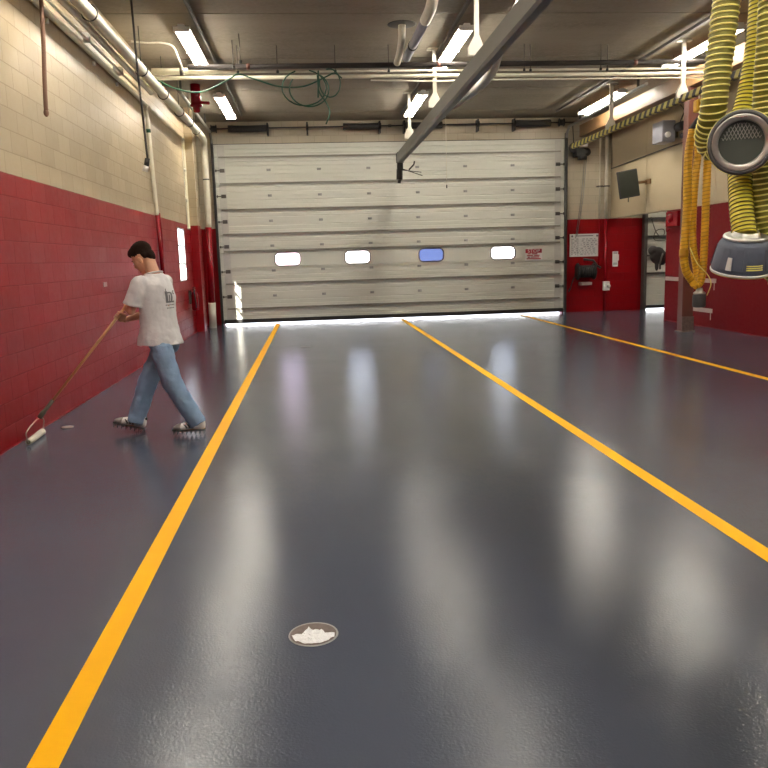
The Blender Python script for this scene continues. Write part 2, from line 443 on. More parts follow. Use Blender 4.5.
for a, c in ((-1.91, -.98), (.92, 1.80), (2.5, 3.42), (5.32, 6.22)):
    pts = [(a+(c-a)*k/8, 19.93, SZ(a)-.012*math.sin(PI*k/8)) for k in range(9)]
    s_ = MB().tube(pts, .076, 14).build('torsion_spring', 'black', sh)
    MB().tube(helix(pts, .080, .022, 10), .006, 5).build('coil', 'rubber', s_)
for x in (-.95, .03, 1.84, 2.46, 4.34, 5.28):
    MB().box((x-.02, 19.90, SZ(x)-.17), (x+.02, 20.15, SZ(x)+.12), .004).tube([(x-.03, 19.93, SZ(x)), (x+.03, 19.93, SZ(x))], .075, 14).build('bearing_bracket', 'black', sh)
for x in (-2.26, 6.50): MB().lathe((x-.07, 19.93, SZ(x)), (1, 0, 0), [(.06, 0), (.10, .005), (.10, .02), (.075, .025), (.075, .12), (.10, .125), (.10, .14), (.05, .145)], 20).build('cable_drum', 'black', sh)
MB().tube([(2.05, 19.93, SZ(2)), (2.13, 19.93, SZ(2))], .032, 12).build('coupler', 'strut', sh)
# hoist motor with hand chain
op = thing('door_operator', 'black chain hoist operator beside the top right door corner', 'door opener', (6.99, 19.95, 4.0))
MB().box((6.88, 19.82, 4.02), (7.12, 20.15, 4.22), .02).build('gearbox', 'black', op)
MB().lathe((6.84, 19.9, 4.24), (0, 1, 0), [(.02, 0), (.13, .01), (.10, .03), (.13, .05), (.02, .06)], 20).build('chain_wheel', 'strut', op)
MB().lathe((7.16, 19.84, 4.12), (0, 1, 0), [(.02, 0), (.10, .01), (.08, .03), (.10, .05), (.02, .06)], 20).build('sprocket', 'black', op)
MB().tube([(6.92, 19.85, 3.98), (7.14, 19.85, 3.98)], .06, 12).build('motor', 'black', op)
MB().tube([(6.84, 19.94, 4.28), (6.80, 19.94, 4.83)], .012, 6).build('drive_chain', 'black', op)
MB().box((6.95, 19.9, 4.26), (7.2, 20.1, 4.42), .01).build('control_cover', 'plastic_white', op)
MB().tube([(7.10, 19.88, 3.95), (7.05, 19.92, 3.0), (6.93, 20.0, 1.95)], .008, 6).tube([(7.16, 19.88, 4.05), (7.10, 19.92, 3.0), (6.97, 20.0, 2.0)], .008, 6).build('hand_chain', 'galv', op)
# pull cord hanging in front of the door
pc = thing('pull_cord', 'thin pale cord hanging from the ceiling in front of the bay door', 'cord', (3.35, 19.0, 3.3))
MB().tube([(3.35, 19.0, H), (3.35, 19.0, 3.30)], .006, 6).build('cord', 'white_paint', pc)
MB().tube([(3.35, 19.0, 3.30), (3.35, 19.0, 3.22)], .015, 8).build('toggle', 'black', pc)

# neighbouring bay's door seen through the opening
d2 = struct_root('door_2', (10, YD, .1)); d2['label'] = 'narrow view of the neighbouring sectional door'; d2['category'] = 'garage door'
s2 = [.12, .98, 1.95, 2.9, 3.95]
for k in range(4):
    b = MB(); section(b, 8.86, 11.18, s2[k]+.003, s2[k+1]-.003, YD+.02); b.build('door_panel', 'door', d2)
for z in (.98, 1.45, 1.95, 2.42): MB().box((8.86, YD-.05, z-.03), (11.18, YD+.02, z+.02)).build('strut', 'strut', d2)
MB().box((8.86, YD-.01, .035), (11.18, YD+.06, .12)).build('bottom_seal', 'black', d2)
MB().box((8.80, YD-.10, 0), (8.88, YD+.09, 3.95), .003).build('vertical_track', 'strut', d2)

# ------------------------------------------------------------------ floor markings
def line(x, lab, y1=20.02):
    tag(MB().box((x-.052, -6.9, 0), (x+.052, y1, .0016)).build('floor_marking', 'yellow_paint'), lab, 'floor line')
line(-.925, 'straight yellow line on the floor, nearest the left wall'); line(2.28, 'straight yellow line on the floor, running to the middle of the bay door'); line(5.42, 'straight yellow line on the floor, nearest the right wall')
dr = thing('floor_drain', 'round floor cleanout covered by torn white plastic, open floor in front', 'floor drain', (-.062, 3.075, 0))
MB().lathe((-.062, 3.075, 0), (0, 0, 1), [(.106, .0005), (.105, .003), (.100, .004), (.098, .001), (.096, .0005)], 40).build('rim', 'galv', dr)
MB().lathe((-.062, 3.075, .0006), (0, 0, 1), [(.098, 0), (.098, .0012)], 40).build('cover', 'cover_brown', dr)
b = MB(); rnd = random.Random(3)
pr = [(-.092, -.012), (-.075, -.058), (-.035, -.082), (.015, -.088), (.055, -.072), (.088, -.04), (.09, -.008), (.055, .002), (.06, -.02), (.035, .03), (.0, .028), (-.02, .06), (-.035, .03), (-.05, .004), (-.075, .008)]
cv = b.bm.verts.new((-.062, 3.05, .010)); vs = [b.bm.verts.new((-.062+x, 3.075+y, .003+rnd.random()*.006)) for x, y in pr]
for i in range(len(vs)): b.bm.faces.new((cv, vs[i], vs[(i+1) % len(vs)]))
bmesh.ops.subdivide_edges(b.bm, edges=b.bm.edges[:], cuts=3, use_grid_fill=True)
for v in b.bm.verts: v.co.z = .0035+abs(math.sin(v.co.x*90)*math.cos(v.co.y*75))*.006
b.build('plastic_sheet', 'rag', dr)
tag(MB().lathe((-.19, 14.2, 0), (0, 0, 1), [(.11, .0005), (.105, .003), (.02, .003)], 28).build('drain_cover', 'adaptor'), 'small dark round drain cover on the floor far back near the bay door', 'drain cover')
tag(MB().lathe((-2.50, 7.76, 0), (0, 0, 1), [(.058, .0), (.062, .006), (.052, .010), (.01, .007)], 28).build('plastic_lid', 'mauve'), 'dusty pink plastic lid lying on the floor beside the paint roller', 'lid')

# ------------------------------------------------------------------ ceiling lights
G1 = 'ceiling fluorescent fixtures in three rows'
def make_light(lab):
    t = thing('fluorescent_light', lab, 'ceiling light', (0, 0, 4.8), G1)
    MB().prism([(-.115, 0, 4.872), (-.05, 0, 4.90), (-.045, 0, 4.93), (.045, 0, 4.93), (.05, 0, 4.90), (.115, 0, 4.872)], (0, 2.44, 0)).build('reflector', 'plastic_white', t)
    for y in (0, 1.19, 2.40): MB().box((-.115, y, 4.83), (.115, y+.04, 4.90), .004).build('lamp_holder', 'plastic_white', t)
    for x in (-.068, .068):
        for y in (.05, 1.24): MB().tube([(x, y, 4.848), (x, y+1.14, 4.848)], .019, 10).build('tube', 'tube', t)
    for y in (.25, 2.2): MB().tube([(0, y, 4.93), (0, y, H-.022)], .005, 6).build('suspension_wire', 'rod', t)
    return t
LX = [(-1.70, 'left'), (2.41, 'middle'), (6.60, 'right')]
LY = [(16.22, 'farthest ceiling light of the %s row, nearest the bay door'), (11.75, 'second ceiling light from the bay door in the %s row')]
LY += [(7.3, None), (2.85, None), (-1.6, None)]
first = None
for x, side in LX:
    for y, lab in LY:
        l_ = (lab % side) if lab else None
        if first is None: o = first = make_light(l_)
        else: o = copy_tree(first)
        o.location = (x, y, 4.8); o['label'] = l_ or {7.3: 'third', 2.85: 'fourth', -1.6: 'fifth'}[y] + ' ceiling light from the bay door in the %s row, out of frame' % side
for y in (16.5, 11.5):  # unseen fixtures added to brighten the neighbouring door
    o = copy_tree(first); o.location = (10.0, y, 4.8); o['label'] = 'added ceiling light to brighten the neighbouring bay, hidden by the right wall, %s one' % ('far' if y > 12 else 'near'); o['group'] = 'added lights of the neighbouring bay'
for x, z, lab in ((-1.50, 4.955, 'dark channel bar on the ceiling along the left row of lights'), (2.272, 4.955, 'dark channel bar on the ceiling along the middle row of lights'), (6.08, 4.955, 'dark channel bar on the ceiling beside the right row of lights')):
    tag(MB().box((x-.022, -6, z), (x+.022, 19.0, z+.045)).build('ceiling_channel', 'strut'), lab, 'strut channel', 'ceiling strut channels')

# ------------------------------------------------------------------ cross pipes
cp = thing('insulated_pipe', 'thick cream pipe crossing under the ceiling behind the dark pipe', 'pipe', (2.6, 13.4, 4.6))
MB().tube([(-2.45, 13.4, 4.67), (-1.1, 13.4, 4.67), (-1.08, 13.4, 4.655), (7.9, 13.4, 4.655)], [.058, .058, .018, .018], 16).build('pipe', 'white_paint', cp)
for x in (-2.0, ): MB().tube([(x, 13.4, 4.67), (x+.05, 13.4, 4.67)], .063, 16).build('coupling', 'dark_pipe', cp)
cp = thing('dark_pipe', 'dark brown pipe crossing the ceiling, uppermost of the cross pipes', 'pipe', (2.6, 13.28, 4.7))
MB().tube([(-1.85, 13.26, 4.70), (7.9, 13.26, 4.735)], .042, 14).build('pipe', 'dark_pipe', cp)
for x in (-.92, 2.2, 5.57): MB().tube([(x, 13.26, 4.71+x*.002), (x+.06, 13.26, 4.71+x*.002)], .048, 14).build('coupling', 'column', cp)
cp = thing('white_pipe', 'slim cream pipe crossing the ceiling just below the dark pipe', 'pipe', (2.6, 13.3, 4.55))
MB().tube([(-2.6, 13.3, 4.545), (7.9, 13.3, 4.55)], .032, 12).build('pipe', 'white_paint', cp)
cp = thing('conduit', 'thinnest cream conduit at the bottom of the cross pipes', 'conduit', (4, 13.3, 4.48))
MB().tube([(1.1, 13.32, 4.49), (2.2, 13.32, 4.465), (3.0, 13.32, 4.48), (7.9, 13.32, 4.485)], .014, 8).build('conduit', 'hanger_white', cp)
for i, (x, y) in enumerate([(-1.10, 12.95), (-.96, 12.6), (-1.06, 13.26), (-.42, 13.26), (.52, 13.26), (1.4, 13.26), (3.68, 13.26), (3.80, 13.3), (5.0, 13.26), (5.13, 13.3)]):
    t = thing('pipe_hanger_rod', 'threaded ceiling rod carrying the cross pipes, %s' % ['leftmost of all', 'second from the left', 'third from the left', 'fourth from the left', 'above the green cord loops', 'just left of the elbow pipe', 'right of the grey rail', 'with a clip, right of the grey rail', 'left one of the right-hand pair', 'rightmost of all'][i], 'hanger rod', (x, y, 4.7), 'rods carrying the cross pipes')
    MB().tube([(x, y, 4.60), (x, y, H)], .007, 6).build('rod', 'rod', t)
    MB().tube([(x, y, 4.60+.0), (x, y, 4.64)], .022, 8).build('nut', 'black', t)

# ------------------------------------------------------------------ pipes on the left wall
bp = thing('wall_main_pipe', 'fat cream pipe under the ceiling along the left wall, turning down in the far corner', 'pipe', (-2.42, 19.3, 0))
path = [(-2.38, y, 4.41+.005*(y-10)) for y in (-6, 0, 6, 10, 14, 18)] + [(-2.40, 18.95, 4.44), (-2.43, 19.22, 4.33), (-2.44, 19.30, 4.1), (-2.44, 19.3, 3.2), (-2.46, 19.3, 2.44)]
MB().tube(cat_rom(path, 4), .075, 18).build('pipe', 'white_paint', bp)
MB().tube([(-2.46, 19.3, 2.44), (-2.49, 19.3, .62)], .075, 18).build('red_pipe', 'red', bp)
MB().tube([(-2.49, 19.3, .62), (-2.50, 19.3, 0)], .088, 18).build('boot', 'hanger_white', bp)
for y in (9.5, 12.2, 13.9, 15.5, 16.7, 17.7):
    z = 4.41+.005*(y-10)
    MB().tube([(-2.38+.09*math.cos(t), y, z+.09*math.sin(t)) for t in [PI*2*k/16 for k in range(17)]], .008, 6).tube([(-2.38, y, z+.09), (-2.38, y, H)], .006, 6).build('pipe_hanger', 'black', bp)
MB().tube([(-2.44, 19.3, 3.55), (-2.44, 19.3, 3.58)], .08, 16).build('strap', 'strut', bp)
bp = thing('second_wall_pipe', 'medium cream pipe along the left wall, just below the fat pipe', 'pipe', (-2.5, 8, 4.3))
MB().tube(cat_rom([(-2.5, -6, 4.35), (-2.5, 6, 4.35), (-2.5, 12.9, 4.36), (-2.52, 13.3, 4.40), (-2.52, 13.4, 4.6)], 4), .04, 14).build('pipe', 'white_paint', bp)
bp = thing('thin_wall_conduit', 'thin cream conduit between the pipes along the left wall', 'conduit', (-2.64, 8, 4.3))
MB().tube([(-2.64, -6, 4.34), (-2.64, 13.4, 4.35)], .016, 10).build('conduit', 'white_paint', bp)
for y in (8.2, 10.3, 12.0): MB().box((-2.74, y, 4.30), (-2.60, y+.03, 4.42)).build('clip', 'plastic_white', bp)
bp = thing('wall_conduit', 'cream conduit clipped to the left wall, dropping down to the red paint', 'conduit', (-2.69, 14.1, 0))
MB().tube(cat_rom([(-2.69, -6, 4.26), (-2.69, 8, 4.26), (-2.69, 13.5, 4.27), (-2.69, 13.85, 4.23), (-2.69, 13.98, 4.05), (-2.69, 14.1, 3.2), (-2.69, 14.22, 2.45)], 6), .035, 12).build('pipe', 'white_paint', bp)
MB().tube([(-2.69, 14.22, 2.45), (-2.69, 14.36, 1.35)], .035, 12).build('red_pipe', 'red', bp)
MB().tube(cat_rom([(-2.71, 14.55, 2.5), (-2.71, 14.62, 1.9), (-2.71, 14.5, 1.3)], 4), .012, 8).build('red_cable', 'red', bp)
MB().tube([(-2.69, 14.005, 3.88), (-2.69, 14.013, 3.82)], .038, 12).build('green_tape', 'green', bp)
for y in (9.0, 10.8, 12.0): MB().tube([(-2.70, y, 4.20), (-2.70, y, 4.15)], .02, 8).build('clip', 'plastic_white', bp)
bp = thing('bent_conduit', 'thin cream conduit bent like a goose neck above the cross pipes, far left', 'conduit', (-2, 13.2, 4.7))
MB().tube(cat_rom([(-2.6, 12.7, 4.95), (-2.35, 12.7, 4.93), (-2.15, 12.7, 4.93), (-1.98, 12.72, 4.88), (-1.92, 12.8, 4.72), (-1.92, 13.3, 4.60)], 6), .014, 8).build('conduit', 'white_paint', bp)
# red horn / reel hanging near the left
rv = thing('sprinkler_riser', 'red valve assembly hanging under the left light row behind the cross pipes', 'valve', (-2.1, 16, 4.5))
MB().tube([(-2.12, 16.0, H), (-2.12, 16.0, 4.62)], .10, 16).build('body', 'red', rv)
MB().lathe((-2.12, 16.0, 4.50), (0, 0, 1), [(.04, 0), (.07, .02), (.07, .1), (.12, .12), (.12, .15), (.05, .16)], 18).build('flange', 'red', rv)
MB().tube([(-2.12, 16.0, 4.7), (-1.86, 15.9, 4.66)], .03, 10).build('handle', 'red', rv)
# elbow drain pipes in the ceiling
ep = thing('elbow_drain_pipe', 'large white elbow pipe coming out of the ceiling, left of the grey rail', 'pipe', (1.6, 11.5, 4.5))
MB().tube(cat_rom([(1.68, 10.25, H-.01), (1.68, 10.3, 4.86), (1.68, 10.5, 4.76), (1.68, 11.0, 4.75)], 6), .075, 18).build('pipe', 'white_paint', ep)
MB().tube([(1.68, 10.95, 4.75), (1.68, 13.1, 4.78)], .066, 16).build('run', 'box_grey', ep)
MB().tube([(1.68, 12.3, 4.77), (1.68, 12.36, 4.77)], .075, 16).build('band', 'black', ep)
MB().lathe((1.68, 10.25, H-.002), (0, 0, -1), [(.0, 0), (.22, .001), (.20, .006), (.08, .01)], 24).build('patch', 'strut', ep)
ep = thing('short_drain_pipe', 'short white pipe from the ceiling behind the elbow pipe', 'pipe', (1.45, 12.4, 4.5))
MB().tube(cat_rom([(1.50, 12.15, H), (1.50, 12.2, 4.85), (1.50, 12.5, 4.72), (1.50, 12.9, 4.66)], 6), .055, 16).build('pipe', 'white_paint', ep)
MB().lathe((1.50, 12.15, H-.002), (0, 0, -1), [(.0, 0), (.22, .001), (.20, .006), (.06, .01)], 24).build('patch', 'strut', ep)

# ------------------------------------------------------------------ grey exhaust rail
RX = 2.20
rl = thing('exhaust_rail', 'long grey hanging exhaust rail crossing the upper middle of the room', 'rail', (RX, 12, 3.9))
b = MB(); prof = [(-.075, 3.83), (-.045, 3.80), (.045, 3.80), (.075, 3.83), (.075, 4.03), (.045, 4.06), (-.045, 4.06), (-.075, 4.03)]
b.prism([(RX+x, -2.0, z) for x, z in prof], (0, 20.85, 0)); b.build('channel', 'rail', rl)
MB().prism([(RX+x*1.12, 18.82, (z-3.95)*1.08+3.95) for x, z in prof], (0, .08, 0)).build('end_cap', 'black', rl)
MB().box((RX-.015, -2, 4.06), (RX+.015, 18.8, 4.085)).build('top_flange', 'rail', rl)
def hanger(parent, x, y, zb, m='hanger_white', w=.03, drop=0):
    b = MB().box((x-w, y-.02, zb+.06), (x+w, y+.02, H-.02)); b.box((x-.12, y-.05, H-.03), (x+.12, y+.05, H)); b.build('hanger', m, parent)
    MB().prism([(x-.11, y-.03, zb-.10), (x+.08, y-.03, zb-.10), (x+.08, y-.03, zb+.02), (x+.03, y-.03, zb+.14), (x-.03, y-.03, zb+.14), (x-.11, y-.03, zb+.0)], (0, .06, 0)).build('hanger_bracket', m, parent)
for y in (16.9, 13.5, 10.15, 6.8, 3.4): hanger(rl, RX, y, 4.18)
ec = thing('rail_end_trolley', 'black coupling hanging from the far end of the grey rail', 'trolley', (2.2, 18.75, 3.4))
b = MB(); b.box((RX-.08, 18.70, 3.62), (RX+.06, 18.86, 3.80), .02).tube([(RX-.02, 18.78, 3.66), (RX-.03, 18.78, 3.42)], .075, 12); b.build('body', 'black', ec)
MB().tube([(RX-.03, 18.78, 3.44), (RX-.04, 18.78, 3.34)], .04, 12).build('tip', 'rubber', ec)
MB().tube([(RX+.05, 18.76, 3.64), (RX+.5, 18.76, 3.58)], .010, 6).tube([(RX+.05, 18.74, 3.66), (RX+.52, 18.74, 3.50)], .010, 6).tube([(RX+.2, 18.76, 3.64), (RX+.32, 18.76, 3.76), (RX+.34, 18.76, 3.84)], .018, 6).build('lever', 'black', ec)
fx = thing('flexible_duct', 'silver flexible duct tucked behind the grey rail', 'duct', (3, 12, 4.4))
pts = cat_rom([(2.66, 8.0, 4.62), (2.7, 9.5, 4.62), (2.75, 11.2, 4.45), (2.92, 12.5, 4.40), (2.85, 13.6, 4.35), (2.62, 14.6, 4.30)], 8)
MB().tube(pts, .085, 16).build('duct', 'flex', fx)
MB().tube(helix(pts, .088, .06, 12), .007, 5).build('duct_rib', 'steel', fx)

# ------------------------------------------------------------------ timber beam, column, hazard rail on the right
tag(MB().box((7.05, -6.9, 4.53), (7.42, 20.14, 4.83), .008).build('beam', 'wood'), 'long tan timber beam under the ceiling above the brown column', 'beam')
cl = thing('column', 'brown painted steel column standing before the right wall', 'column', (7.16, 14.32, 0))
MB().box((7.05, 14.22, .02), (7.27, 14.42, 4.53), .008).build('shaft', 'column', cl)
MB().box((7.02, 14.19, 0), (7.31, 14.45, .02), .003).build('base_plate', 'column_foot', cl)
MB().box((7.045, 14.21, .02), (7.285, 14.219, .30)).build('foot_wrap', 'column_foot', cl)
HX = 6.35
hz = thing('striped_rail', 'yellow and black striped rail hanging along the right side below the beam', 'rail', (HX, 12, 4.05))
MB().box((HX-.05, 0, 4.03), (HX+.05, 18.55, 4.15), .02).build('channel', 'stripes', hz)
for y in (16.2, 13.05, 9.8, 6.5, 3.2): hanger(hz, HX, y, 4.20, 'hanger_white', .035)
MB().tube([(HX+.02, 18.5, 4.09), (HX+.3, 19.3, 4.15)], .02, 8).build('end_stay', 'strut', hz)

# small far conduits on the back wall
for x, r, lab in ((7.60, .022, 'thin cream conduit on the back wall right of the bay door'), (7.78, .045, 'thicker pipe on the back wall, cream above and red below')):
    t = thing('wall_pipe', lab, 'pipe', (x, 20.1, 0))
    MB().tube([(x, 20.09, 2.44), (x, 20.09, H)], r, 12).build('upper_pipe', 'white_paint', t)
    MB().tube([(x, 20.09, .0 if r > .03 else 1.2), (x, 20.09, 2.44)], r*.8, 12).build('lower_pipe', 'red', t)
    MB().box((x-.07, 20.04, 3.26), (x+.07, 20.15, 3.29)).build('clamp', 'strut', t)
t = thing('switch_box', 'small white switch box on the red pipe at the back wall', 'switch', (7.80, 20.03, .6))
MB().box((7.70, 19.99, .56), (7.88, 20.05, .80), .01).build('box', 'plastic_white', t)
MB().lathe((7.84, 19.99, .68), (0, -1, 0), [(.05, 0), (.05, .03), (.02, .04)], 16).build('knob', 'paper', t)
# chart on back wall
t = thing('wall_chart', 'white printed notice chart on the red wall right of the bay door', 'sign', (7.22, 20.13, 1.45))
MB().box((6.82, 20.12, 1.47), (7.62, 20.15, 2.06), .003).build('board', 'paper', t)
b = MB()
def dash(b, x0, x1, z, hgt, y): b.box((x0, y-.001, z-hgt/2), (x1, y+.002, z+hgt/2))
for k in range(9):
    z = 1.93-k*.05
    if k: dash(b, 6.84, 7.60, z+.025, .004, 20.118)
    rnd = random.Random(k)
    x = 6.86
    while x < 7.52:
        w = .02+rnd.random()*.06
        if not (7.02 < x < 7.07): dash(b, x, min(x+w, 7.58), z, .014, 20.118)
        x += w+.02+rnd.random()*.05
dash(b, 6.99, 7.45, 2.01, .022, 20.118); b.box((7.035, 20.117, 1.49), (7.042, 20.119, 1.97))
b.build('print', 'ink', t)
MB().lathe((6.88, 20.119, 2.005), (0, -1, 0), [(.028, 0), (.028, .003)], 20).lathe((7.56, 20.119, 2.005), (0, -1, 0), [(.028, 0), (.028, .003)], 20).build('seal_mark', 'ink', t)
# stop sign on the door
t = thing('warning_sign', 'small red and white STOP notice stuck on the bay door', 'sign', (5.82, YD, 1.4))
MB().box((5.59, YD-.010, 1.40), (6.05, YD-.003, 1.71), .002).build('plate', 'paper', t)
MB().box((5.60, YD-.012, 1.60), (6.04, YD-.010, 1.706)).build('header', 'sign_red', t)
def text(s, size, loc, m, parent, name='lettering', rot=(PI/2, 0, 0)):
    c = bpy.data.curves.new('t', 'FONT'); c.body = s; c.size = size; c.align_x = 'CENTER'; c.align_y = 'CENTER'; c.extrude = .001
    o = bpy.data.objects.new('t', c); COL.objects.link(o)
    dg = bpy.context.evaluated_depsgraph_get(); me = bpy.data.meshes.new_from_object(o.evaluated_get(dg)); bpy.data.objects.remove(o)
    q = bpy.data.objects.new(name, me); COL.objects.link(q); q.parent = parent; q.location = V(loc)-WL[parent.name]; q.rotation_euler = rot
    me.materials.clear(); me.materials.append(M[m]); WL[q.name] = V(loc); return q
q = text('STOP', .11, (5.82, YD-.016, 1.652), 'paper', t); q.scale = (1.25, 1, 1)
b = MB()
for k, segs in enumerate([(5.66, 5.74, 5.77, 5.92), (5.64, 5.80, 5.83, 5.98), (5.66, 5.72, 5.75, 5.97), (5.63, 6.01)]):
    for a, c in zip(segs[::2], segs[1::2]): dash(b, a, c, 1.58-k*.042, .026, YD-.011)
b.build('small_print', 'sign_red', t)
# hose reel
t = thing('hose_reel', 'black hose reel mounted on the red wall below the notice chart', 'hose reel', (7.2, 20.0, .75))
for x in (6.98, 7.42): MB().lathe((x, 19.95, 1.08), (1, 0, 0), [(.03, -.01), (.22, -.01), (.22, .01), (.03, .01)], 28).build('side_disc', 'black', t)
MB().tube([(6.98, 19.95, 1.08), (7.42, 19.95, 1.08)], .05, 12).build('hub', 'strut', t)
MB().tube(helix([(7.0, 19.95, 1.08), (7.41, 19.95, 1.08)], .14, .05, 16), .028, 8).build('coiled_hose', 'black', t)
MB().box((7.07, 19.9, .72), (7.36, 20.14, .80), .01).build('base_bracket', 'mauve', t)
MB().tube(cat_rom([(6.95, 19.95, 1.0), (6.86, 19.98, .85), (6.80, 20.0, .62), (6.76, 20.02, .56), (6.80, 20.02, .66)], 6), .012, 6).build('loose_cord', 'black', t)
MB().tube([(7.18, 20.08, 1.40), (7.42, 20.0, 1.36), (7.52, 19.98, 1.22), (7.62, 20.0, 1.16)], .03, 8).build('swing_arm', 'black', t)
t = thing('paper_notice', 'small white paper notice taped on the bright red wall by the opening', 'notice', (8.09, 20.13, 1.2))
MB().box((8.0, 20.14, 1.18), (8.15, 20.148, 1.58)).build('sheet', 'paper', t)
MB().box((8.08, 20.13, 1.34), (8.17, 20.139, 1.50)).build('note', 'plastic_white', t)
b = MB(); [dash(b, 8.02, 8.13, z, .015, 20.139) for z in (1.24, 1.27, 1.53, 1.56)]; b.build('print', 'ink', t)

# ------------------------------------------------------------------ right wall things
tv = thing('wall_monitor', 'dark flat monitor tilted on a bracket high on the right wall', 'monitor', (7.68, 18.0, 2.8))
R_ = Matrix.Rotation(math.radians(-25), 3, 'Z') @ Matrix.Rotation(math.radians(-8), 3, 'Y') @ Matrix.Rotation(math.radians(8), 3, 'X')
b = MB().box((7.26, 17.95, 2.82), (7.72, 18.03, 3.45), .01, rot=R_); b.build('casing', 'rubber', tv)
b = MB().box((7.28, 17.92, 2.84), (7.70, 17.955, 3.43), .004, rot=R_); o = b.build('screen', 'screen', tv); o.location += V((-.01, -.028, 0))
MB().tube([(7.55, 18.05, 3.15), (7.93, 17.9, 3.17)], .03, 8).build('bracket_arm', 'wood', tv)
MB().box((7.90, 17.72, 3.11), (7.93, 18.0, 3.22), .004).build('wall_plate', 'wood', tv)
MB().tube([(7.50, 17.98, 2.82), (7.50, 17.98, 2.72)], .012, 6).build('cable_stub', 'black', tv)
hb = thing('unit_heater', 'light grey electrical box with a black fitting high on the right wall', 'electrical box', (7.7, 16.4, 3.8))
MB().box((7.49, 16.25, 3.84), (7.78, 16.75, 4.28), .02).build('casing', 'box_grey', hb)
MB().lathe((7.60, 16.24, 3.98), (0, -1, 0), [(.06, 0), (.06, .04), (.03, .06)], 16).build('dial', 'plastic_white', hb)
MB().box((7.78, 16.45, 3.95), (XR, 16.60, 4.10)).build('mount', 'strut', hb)
MB().tube([(7.80, 16.2, 4.12), (7.80, 15.95, 4.12)], .09, 12).build('motor_hub', 'rubber', hb)
MB().tube([(7.80, 16.0, 3.92), (7.86, 15.8, 3.92)], .06, 12).build('socket', 'rubber', hb)
MB().tube(cat_rom([(7.8, 16.1, 4.2), (7.78, 15.9, 4.4), (7.7, 15.9, 4.52)], 5), .01, 6).build('cable', 'cable_black', hb)
ct = thing('wall_conduit_run', 'thin conduit sloping along the tan right wall behind the monitor', 'conduit', (7.9, 18, 3.7))
MB().tube([(7.91, 20.1, 3.72), (7.91, 16.9, 3.80), (7.91, 14.5, 3.82)], .014, 8).build('conduit', 'strut', ct)
rb = thing('alarm_box', 'red box with a coiled fitting at the top of the red right wall', 'alarm box', (7.9, 16.6, 2.0))
MB().box((7.85, 16.2, 2.08), (XR, 16.75, 2.40), .01).build('box', 'red', rb)
MB().lathe((7.85, 16.5, 2.26), (-1, 0, 0), [(.10, 0), (.10, .03), (.06, .04), (.05, .06)], 20).build('bell', 'red', rb)
MB().tube(cat_rom([(7.78, 16.5, 2.2), (7.76, 16.5, 1.98), (7.76, 16.35, 2.02)], 5), .012, 6).build('pipe', 'red', rb)
hj = thing('hanging_jacket', 'black gear hanging on the edge of the red wall in the opening', 'hanging gear', (8.0, 17.0, 1.2))
b = MB()
for dx, dy, dz, r in ((0, 0, 0, (.16, .10, .17)), (-.1, 0, .1, (.1, .08, .1)), (.12, .05, -.05, (.1, .08, .15)), (-.02, -.02, -.2, (.04, .04, .12))): b.ball((7.86+dx*1.1, 17.12+dy, 1.46+dz*1.1), tuple(q*1.15 for q in r))
o = b.build('gear', 'cable_black', hj); 
md = o.modifiers.new('r', 'REMESH'); md.mode = 'VOXEL'; md.voxel_size = .02
MB().tube([(7.9, 16.95, 1.5), (7.83, 16.92, 1.3), (7.85, 16.95, 1.15)], .02, 8).build('strap', 'strut', hj)
cd = thing('hanging_cable', 'pale cable loop hanging on the neighbouring door behind the opening', 'cable', (9.2, 19.9, 1.8))
MB().tube(cat_rom([(8.95, 19.95, 2.45), (9.08, 19.95, 2.1), (9.2, 19.95, 1.95), (9.32, 19.95, 1.98), (9.3, 19.95, 2.12), (9.1, 19.95, 2.08), (9.06, 19.95, 1.86), (9.35, 19.95, 1.83)], 6), .013, 6).build('cable', 'cable', cd)
for y0, y1, z0, z1, lab in ((14.62, 16.84, .90, .985, 'long pale patch strip on the right wall, upper one behind the column'), (14.72, 15.60, .30, .385, 'short pale patch strip low on the right wall')):
    t = tag(MB().box((XR-.008, y0, z0), (XR, y1, z1), .002).box((XR-.006, y0+.06, z0-.14), (XR, y0+.08, z0)).build('patch_strip', 'mauve'), lab, 'wall strip'); t.data.materials[0] = mat('unpainted_strip', (.5, .40, .37), .5)
# fire extinguisher on left
fe = thing('fire_extinguisher', 'red fire extinguisher hung low on the left wall near the far corner', 'extinguisher', (-2.62, 17.45, .55))
MB().lathe((-2.62, 17.45, .56), (0, 0, 1), [(.05, 0), (.075, .02), (.075, .34), (.05, .40), (.02, .42)], 20).build('cylinder', 'red', fe)
MB().tube([(-2.62, 17.45, .96), (-2.62, 17.45, 1.02)], .022, 10).box((-2.64, 17.3, 1.01), (-2.60, 17.48, 1.03)).box((-2.64, 17.32, 1.05), (-2.60, 17.5, 1.065)).build('valve_handle', 'black', fe)
MB().tube(cat_rom([(-2.62, 17.42, 1.0), (-2.60, 17.28, .95), (-2.58, 17.30, .75), (-2.58, 17.34, .62)], 5), .014, 8).build('hose', 'black', fe)
MB().box((-2.74, 17.40, .70), (-2.69, 17.50, 1.0)).build('wall_bracket', 'strut', fe)
tag(MB().box((XL, 10.45, 1.31), (XL+.012, 10.62, 1.37), .003).build('wall_outlet', 'mauve'), 'small pale outlet plate on the red left wall left of the person', 'outlet')
